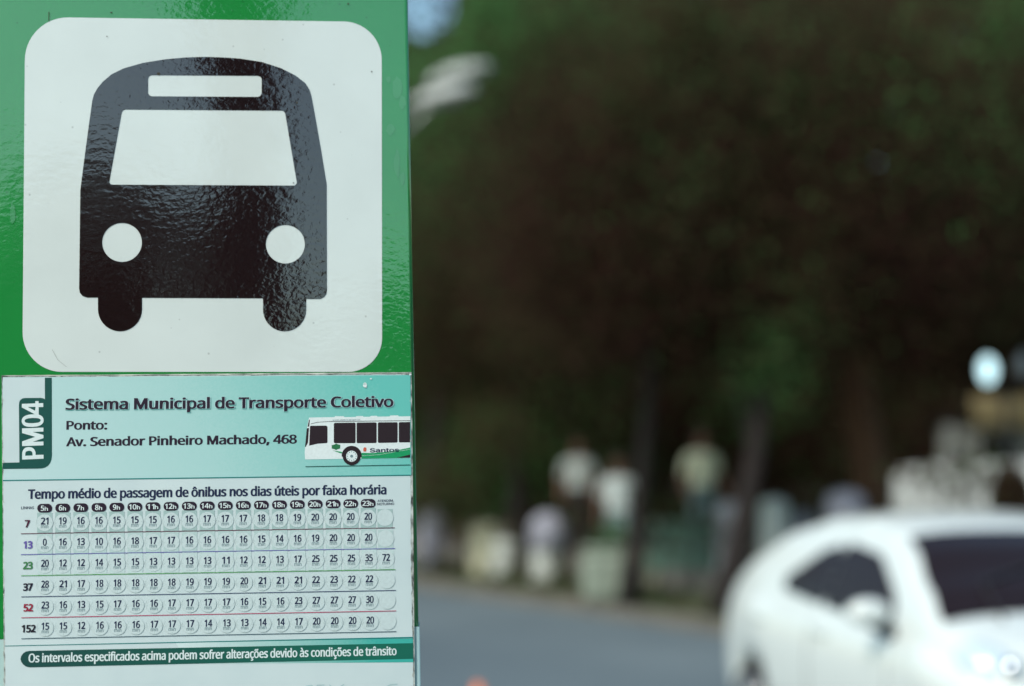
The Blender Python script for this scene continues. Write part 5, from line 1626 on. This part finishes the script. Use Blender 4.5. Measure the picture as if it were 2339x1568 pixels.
# ------------------------------------------------------------------ people standing in the park
def person(px, Y, z0, height, face, shirt, trousers, label, seed, arm=0.1, stride=0.08):
    """a standing figure, one skinned body with clothing colours; face = direction looked at (radians)"""
    base = at(px, 1100, Y); base.z = z0
    o = empty('person', base, face)
    tag(o, label, 'person', 'people standing under the trees')
    k = height / 1.75
    J = {'pelvis': (0, 0, 0.95), 'belly': (0, 0.01, 1.08), 'chest': (0, 0.0, 1.28), 'neck': (0, -0.01, 1.47), 'head': (0, 0.02, 1.58), 'crown': (0, 0.01, 1.69),
         'lh': (-0.095, 0, 0.90), 'lk': (-0.11, 0.02 + stride, 0.50), 'la': (-0.115, stride * 0.6, 0.09), 'lt': (-0.13, stride * 0.6 + 0.17, 0.035),
         'rh': (0.095, 0, 0.90), 'rk': (0.11, 0.02 - stride * 0.3, 0.50), 'ra': (0.115, -stride, 0.09), 'rt': (0.13, -stride + 0.17, 0.035),
         'ls': (-0.19, 0, 1.40), 'le': (-0.26, -0.02, 1.13), 'lw': (-0.24, 0.10 + arm, 0.92), 'lf': (-0.23, 0.15 + arm, 0.82),
         'rs': (0.19, 0, 1.40), 're': (0.26, -0.03, 1.13), 'rw': (0.25, 0.08, 0.90), 'rf': (0.24, 0.11, 0.80)}
    rad = {'pelvis': (.155, .115), 'belly': (.145, .105), 'chest': (.165, .115), 'neck': (.058, .06), 'head': (.078, .095), 'crown': (.06, .075),
           'lh': .09, 'lk': .062, 'la': .042, 'lt': .035, 'rh': .09, 'rk': .062, 'ra': .042, 'rt': .035, 'ls': .062, 'le': .045, 'lw': .03, 'lf': .035,
           'rs': .062, 're': .045, 'rw': .03, 'rf': .035}
    E = [('pelvis', 'belly'), ('belly', 'chest'), ('chest', 'neck'), ('neck', 'head'), ('head', 'crown'), ('pelvis', 'lh'), ('lh', 'lk'), ('lk', 'la'), ('la', 'lt'),
         ('pelvis', 'rh'), ('rh', 'rk'), ('rk', 'ra'), ('ra', 'rt'), ('chest', 'ls'), ('ls', 'le'), ('le', 'lw'), ('lw', 'lf'), ('chest', 'rs'), ('rs', 're'), ('re', 'rw'), ('rw', 'rf')]
    names = list(J)
    me = bpy.data.meshes.new('skeleton')
    me.from_pydata([tuple(c * k for c in J[n]) for n in names], [(names.index(a), names.index(b)) for a, b in E], [])
    tmp = bpy.data.objects.new('tmp', me); col.objects.link(tmp)
    tmp.modifiers.new('skin', 'SKIN')
    for i, n in enumerate(names):
        r_ = rad[n]; r_ = (r_, r_) if not isinstance(r_, tuple) else r_
        me.skin_vertices[0].data[i].radius = (r_[0] * k, r_[1] * k)
        me.skin_vertices[0].data[i].use_root = (n == 'pelvis')
    s = tmp.modifiers.new('sub', 'SUBSURF'); s.levels = 2; s.render_levels = 2
    dg = bpy.context.evaluated_depsgraph_get()
    new = bpy.data.meshes.new_from_object(tmp.evaluated_get(dg))
    bpy.data.objects.remove(tmp); 
    new.name = 'body'
    new.materials.clear()
    for m in (M['skin'], shirt, trousers, M['shoe']): new.materials.append(m)
    for p in new.polygons:
        c = p.center / k
        p.use_smooth = True
        if c.z < 0.10: p.material_index = 3
        elif c.z < 0.985 and abs(c.x) < 0.20: p.material_index = 2
        elif c.z < 1.455 and (abs(c.x) < 0.20 or c.z > 1.16): p.material_index = 1
        else: p.material_index = 0
    b = bpy.data.objects.new('body', new); col.objects.link(b); b.parent = o
    # hair and face
    bm = bmesh.new()
    bmesh.ops.create_uvsphere(bm, u_segments=16, v_segments=10, radius=1.0)
    for v in bm.verts:
        v.co = Vector((v.co.x * 0.088, v.co.y * 0.10 - 0.018, v.co.z * 0.095)) * k
        if v.co.y > 0.035 * k and v.co.z < 0.045 * k: v.co.y = 0.035 * k
        if v.co.z < -0.05 * k: v.co.z = -0.05 * k
    bm_obj('hair', bm, M['hair'], b, smooth=True, loc=(0, 0.0, 1.655 * k))
    bm = bmesh.new()
    bm_tube(bm, [(0, 0.098 * k, 1.63 * k), (0, 0.125 * k, 1.595 * k), (0, 0.10 * k, 1.585 * k)], [0.008 * k, 0.014 * k, 0.012 * k], 6)
    bm_obj('nose', bm, M['skin'], b, smooth=True)
    for sx in (-1, 1):
        bm = bmesh.new()
        bm_tube(bm, [(sx * 0.082 * k, 0.02 * k, 1.64 * k), (sx * 0.092 * k, 0.01 * k, 1.61 * k), (sx * 0.080 * k, 0.02 * k, 1.58 * k)], [0.008 * k, 0.014 * k, 0.008 * k], 6)
        bm_obj('ear', bm, M['skin'], b, smooth=True)
        bm = bmesh.new(); bm_box(bm, (sx * 0.033 * k, 0.094 * k, 1.625 * k), (0.022 * k, 0.012 * k, 0.010 * k)); bm_obj('eye', bm, M['hair'], b)
    bm = bmesh.new(); bm_box(bm, (0, 0.094 * k, 1.555 * k), (0.04 * k, 0.014 * k, 0.008 * k)); bm_obj('mouth', bm, M['hair'], b)
    return o


M['skin'] = mat('brown skin', (0.22, 0.11, 0.07, 1), rough=0.6)
M['hair'] = mat('black hair', (0.015, 0.012, 0.010, 1), rough=0.7)
M['shoe'] = mat('dark shoe', (0.03, 0.03, 0.03, 1), rough=0.7)
white_s = mat('white shirt cotton', (0.66, 0.70, 0.67, 1), rough=0.9)
cream_s = mat('cream shirt cotton', (0.85, 0.85, 0.62, 1), rough=0.9)
grey_s = mat('pale grey shirt cotton', (0.56, 0.61, 0.58, 1), rough=0.9)
dark_t = mat('dark trouser cloth', (0.03, 0.022, 0.022, 1), rough=0.9)
teal_t = mat('grey teal cloth', (0.18, 0.25, 0.25, 1), rough=0.9)
person(1320, 22.5, Z0, 1.80, R(180), grey_s, dark_t, 'person in a pale grey shirt and dark trousers under the trees', 1)
person(1412, 19.4, 0.12, 1.74, R(160), white_s, teal_t, 'person in a white shirt and grey teal trousers by the planter', 2)
person(1603, 20.6, Z0, 1.90, R(200), cream_s, teal_t, 'person in a bright cream shirt behind the mint bench', 3, arm=0.2)

# ------------------------------------------------------------------ kiosk, lamps, cone
M['kiosk_white'] = mat('white kiosk paint', (0.42, 0.44, 0.41, 1), rough=0.7, var=0.2, scale=2)
M['kiosk_yellow'] = mat('yellow awning cloth', (0.55, 0.44, 0.22, 1), rough=0.85, var=0.15, scale=3)
M['kiosk_dark'] = mat('dark kiosk sheet and roof', (0.02, 0.013, 0.013, 1), rough=0.9)  # doorway shade put into a flat colour, shared by the roof
kp = at(2250, 1180, 25.5)
ki = empty('kiosk', (kp.x, kp.y, Z0), R(-14))
tag(ki, 'white kiosk with a yellow awning beyond the van', 'kiosk')
bm = bmesh.new(); bm_box(bm, (0.3, 1.2, 1.05), (1.9, 1.6, 2.1), bevel=0.02); bm_obj('wall', bm, M['kiosk_white'], ki)
bm = bmesh.new(); bm_box(bm, (0.30, 0.395, 1.05), (0.62, 0.02, 1.62)); bm_obj('doorway_shade', bm, M['kiosk_dark'], ki)  # dark sheet on the solid wall; indoor shade put into its colour
for x in (-0.55, 1.15):
    bm = bmesh.new(); bm_box(bm, (x, 0.30, 1.05), (0.16, 0.16, 2.1), bevel=0.01); bm_obj('post', bm, M['kiosk_white'], ki)
bm = bmesh.new()
bmv = [bm.verts.new(p) for p in ((-0.15, 0.1, 2.10), (1.35, 0.1, 2.10), (1.35, 0.38, 2.62), (-0.15, 0.38, 2.62), (-0.15, 0.1, 2.04), (1.35, 0.1, 2.04))]
bm.faces.new(bmv[:4]); bm.faces.new((bmv[4], bmv[5], bmv[1], bmv[0]))
r_ = bmesh.ops.solidify(bm, geom=bm.faces[:], thickness=0.02)
bm_obj('awning', bm, M['kiosk_yellow'], ki)
bm = bmesh.new(); bm_box(bm, (0.3, 1.2, 2.16), (2.1, 1.8, 0.08), bevel=0.02); bm_obj('roof', bm, M['kiosk_dark'], ki)

M['opal'] = mat('lit opal globe', (0.75, 0.80, 0.80, 1), rough=0.3, emis=((0.62, 0.93, 1.0, 1), 1.2))
M['opal_dim'] = mat('unlit opal globe', (0.25, 0.27, 0.28, 1), rough=0.2)
gp = at(2297, 860, 18.5)
lp = empty('globe_lamp', (gp.x, gp.y, Z0))
tag(lp, 'park lamp post with two opal globes beside the kiosk, the left one lit', 'lamp post')
hz_ = gp.z - Z0
bm = bmesh.new(); bm_lathe(bm, [(0.11, 0), (0.11, 0.12), (0.06, 0.2), (0.045, 1.0), (0.035, hz_ - 0.12)], 12)
bm_obj('pole', bm, M['car_black'], lp, smooth=True)
g1, g2 = at(2256, 846, 18.5), at(2338, 836, 18.5)
for gq, mm in ((g1, M['opal']), (g2, M['opal_dim'])):
    lx = gq - Vector((gp.x, gp.y, Z0))
    bm = bmesh.new(); bm_tube(bm, [(0, 0, hz_ - 0.22), (lx.x * 0.6, 0, hz_ - 0.30), (lx.x, 0, lx.z - 0.15)], 0.018, 8)
    arm_ = bm_obj('arm', bm, M['car_black'], lp, smooth=True)
    bm = bmesh.new(); bmesh.ops.create_uvsphere(bm, u_segments=20, v_segments=14, radius=0.10)
    for v in bm.verts: v.co.z *= 1.75
    bm_obj('globe', bm, mm, lp, smooth=True, loc=lx)

# street lamp with two pale heads over the road, its pole behind the sign
M['lamp_white'] = mat('pale grey lamp casing', (0.42, 0.44, 0.41, 1), rough=0.5)
sp0 = at(885, 1300, 20.9)
sl = empty('street_lamp', (sp0.x, sp0.y, 0.12))
tag(sl, 'street lamp with two pale heads reaching out from behind the sign', 'street lamp')
hA, hB = at(1050, 172, 20.6), at(1022, 222, 20.3)
bm = bmesh.new(); bm_lathe(bm, [(0.16, 0), (0.16, 0.3), (0.10, 0.35), (0.06, 6.9)], 14); bm_obj('pole', bm, M['steel'], sl, smooth=True)
bO = Vector((sp0.x, sp0.y, 0.12))
for hq, ln in ((hA, 0.98), (hB, 0.92)):
    lx = hq - bO
    bm = bmesh.new(); bm_tube(bm, [(0, 0, lx.z - 0.55), (lx.x * 0.35, lx.y * 0.35, lx.z - 0.34), (lx.x * 0.78, lx.y * 0.78, lx.z - 0.06)], 0.035, 8)
    ar = bm_obj('arm', bm, M['steel'], sl, smooth=True)
    bm = bmesh.new()
    bmesh.ops.create_uvsphere(bm, u_segments=20, v_segments=12, radius=1.0)
    for v in bm.verts:
        v.co = Vector((v.co.x * ln * 0.5, v.co.y * 0.20, v.co.z * (0.16 if v.co.z > 0 else 0.13)))
    bmesh.ops.rotate(bm, cent=(0, 0, 0), matrix=Matrix.Rotation(R(-14), 3, 'Y'), verts=bm.verts)
    bm_obj('lamp_head', bm, M['lamp_white'], sl, smooth=True, loc=lx)

# traffic cone on the road
M['cone'] = mat('orange cone plastic', (0.80, 0.20, 0.05, 1), rough=0.5)
ct = at(1092, 1562, 8.2)
cn = empty('traffic_cone', (ct.x, ct.y, 0.0))
tag(cn, 'orange traffic cone on the road, only its tip in view', 'traffic cone')
bm = bmesh.new(); bm_lathe(bm, [(0.14, 0.03), (0.02, ct.z)], 20); bm_obj('cone_body', bm, M['cone'], cn, smooth=True)
bm = bmesh.new(); bm_box(bm, (0, 0, 0.016), (0.36, 0.36, 0.03), bevel=0.01); bm_obj('base', bm, M['cone'], cn)
bm = bmesh.new(); bm_lathe(bm, [(0.100, ct.z * 0.40), (0.068, ct.z * 0.62)], 20)
for v in bm.verts: v.co.x *= 1.02; v.co.y *= 1.02
bm_obj('reflective_band', bm, M['post_white'], cn, smooth=True)

# ------------------------------------------------------------------ what stands behind the photographer and shows in the film's gloss
tree('street tree on our pavement behind the photographer', (-0.76, -6.2, 0.15), (0.05, 0, 0), 0.34, 7.5,
     [(0, 0, 8.8, 2.6, 2.4, 1.5), (1.4, -.4, 8.4, 1.8, 1.8, 1.2), (-1.5, 0.3, 8.5, 2, 2, 1.2)], 7000, LM, pr_ol, 51, group='trees on our side', size=(0.2, 0.4), dens=2.0)
lv = Leaves(80); g = lv.r
n_ = 34000
P = np.stack([g.uniform(-6.5, -0.5, n_), g.uniform(-8.6, -7.2, n_), 0.15 + g.uniform(0, 1, n_) * 5.8], 1)
P = P[P[:, 2] < 4.25 + 0.3 * np.sin(P[:, 0] * 2.3) - np.maximum(P[:, 0] + 0.95, 0) * 3.0]
lv.add(P, (0.1, 0.22), [0.35, 0.3, 0.35, 0, 0])
hd_ = lv.build('hedge', LM, None)
tag(hd_, 'clipped hedge on our side of the street', 'hedge', kind='stuff')
bd = empty('house', (12.5, -22, 0.15))
tag(bd, 'pale two storey house behind the photographer', 'house')
bm = bmesh.new(); bm_box(bm, (0, 0, 2.6), (12, 6, 5.2)); bm_obj('wall', bm, mat('pale render', (0.48, 0.50, 0.50, 1), rough=0.9, var=0.1, scale=1), bd)
bm = bmesh.new(); bm_box(bm, (0, 0, 5.3), (12.6, 6.6, 0.2)); bm_obj('roof', bm, M['step'], bd)
for ix in range(4):
    for iz in range(2):
        bm = bmesh.new(); bm_box(bm, (-4.5 + 3 * ix, 3.01, 1.5 + 2.5 * iz), (1.3, 0.06, 1.2)); w_ = bm_obj('window', bm, M['car_glass'], bd)

lv = Leaves(81); g = lv.r
n_ = 40000
P = np.stack([g.uniform(-16, 10, n_), g.uniform(-26, -22, n_), 0.1 + g.uniform(0, 1, n_) * 7.0], 1)
P = P[P[:, 2] < 5.6 + 0.7 * np.sin(P[:, 0] * 0.9) + 0.4 * np.sin(P[:, 0] * 2.7)]
lv.add(P, (0.3, 0.6), pr_dark)
tag(lv.build('tree_line', LM, None), 'dark tree line far behind the bus stop', 'woodland', kind='stuff')

# clipped dark shrub in front of the van
sb = at(2312, 1190, 12.2)
so = empty('shrub', (sb.x, sb.y, 0.0))
tag(so, 'dark round shrub in front of the white van at the right edge', 'shrub')
bm = bmesh.new()
bm_lathe(bm, [(0.17, 0), (0.22, 0.40), (0.24, 0.42), (0.24, 0.46), (0.20, 0.46)], 16)
bm_obj('pot', bm, M['step'], so, smooth=True)
bm = bmesh.new(); bm_tube(bm, [(0, 0, 0.4), (0.02, 0, 0.8), (0.0, 0.01, 1.25)], [0.03, 0.025, 0.02], 6)
bm_obj('stem', bm, M['bark'], so, smooth=True)
lv = Leaves(82); g = lv.r
q = g.normal(size=(2600, 3)); q /= np.linalg.norm(q, axis=1)[:, None]; q *= (g.uniform(0, 1, 2600) ** 0.4)[:, None]
q = q * np.array([0.19, 0.19, 0.34]) + np.array([sb.x, sb.y, 1.42])
lv.add(q, (0.04, 0.09), [0.15, 0.15, 0.70, 0, 0])
cr = lv.build('foliage', LM, so, loc=(sb.x, sb.y, 0.0)); cr['kind'] = 'stuff'
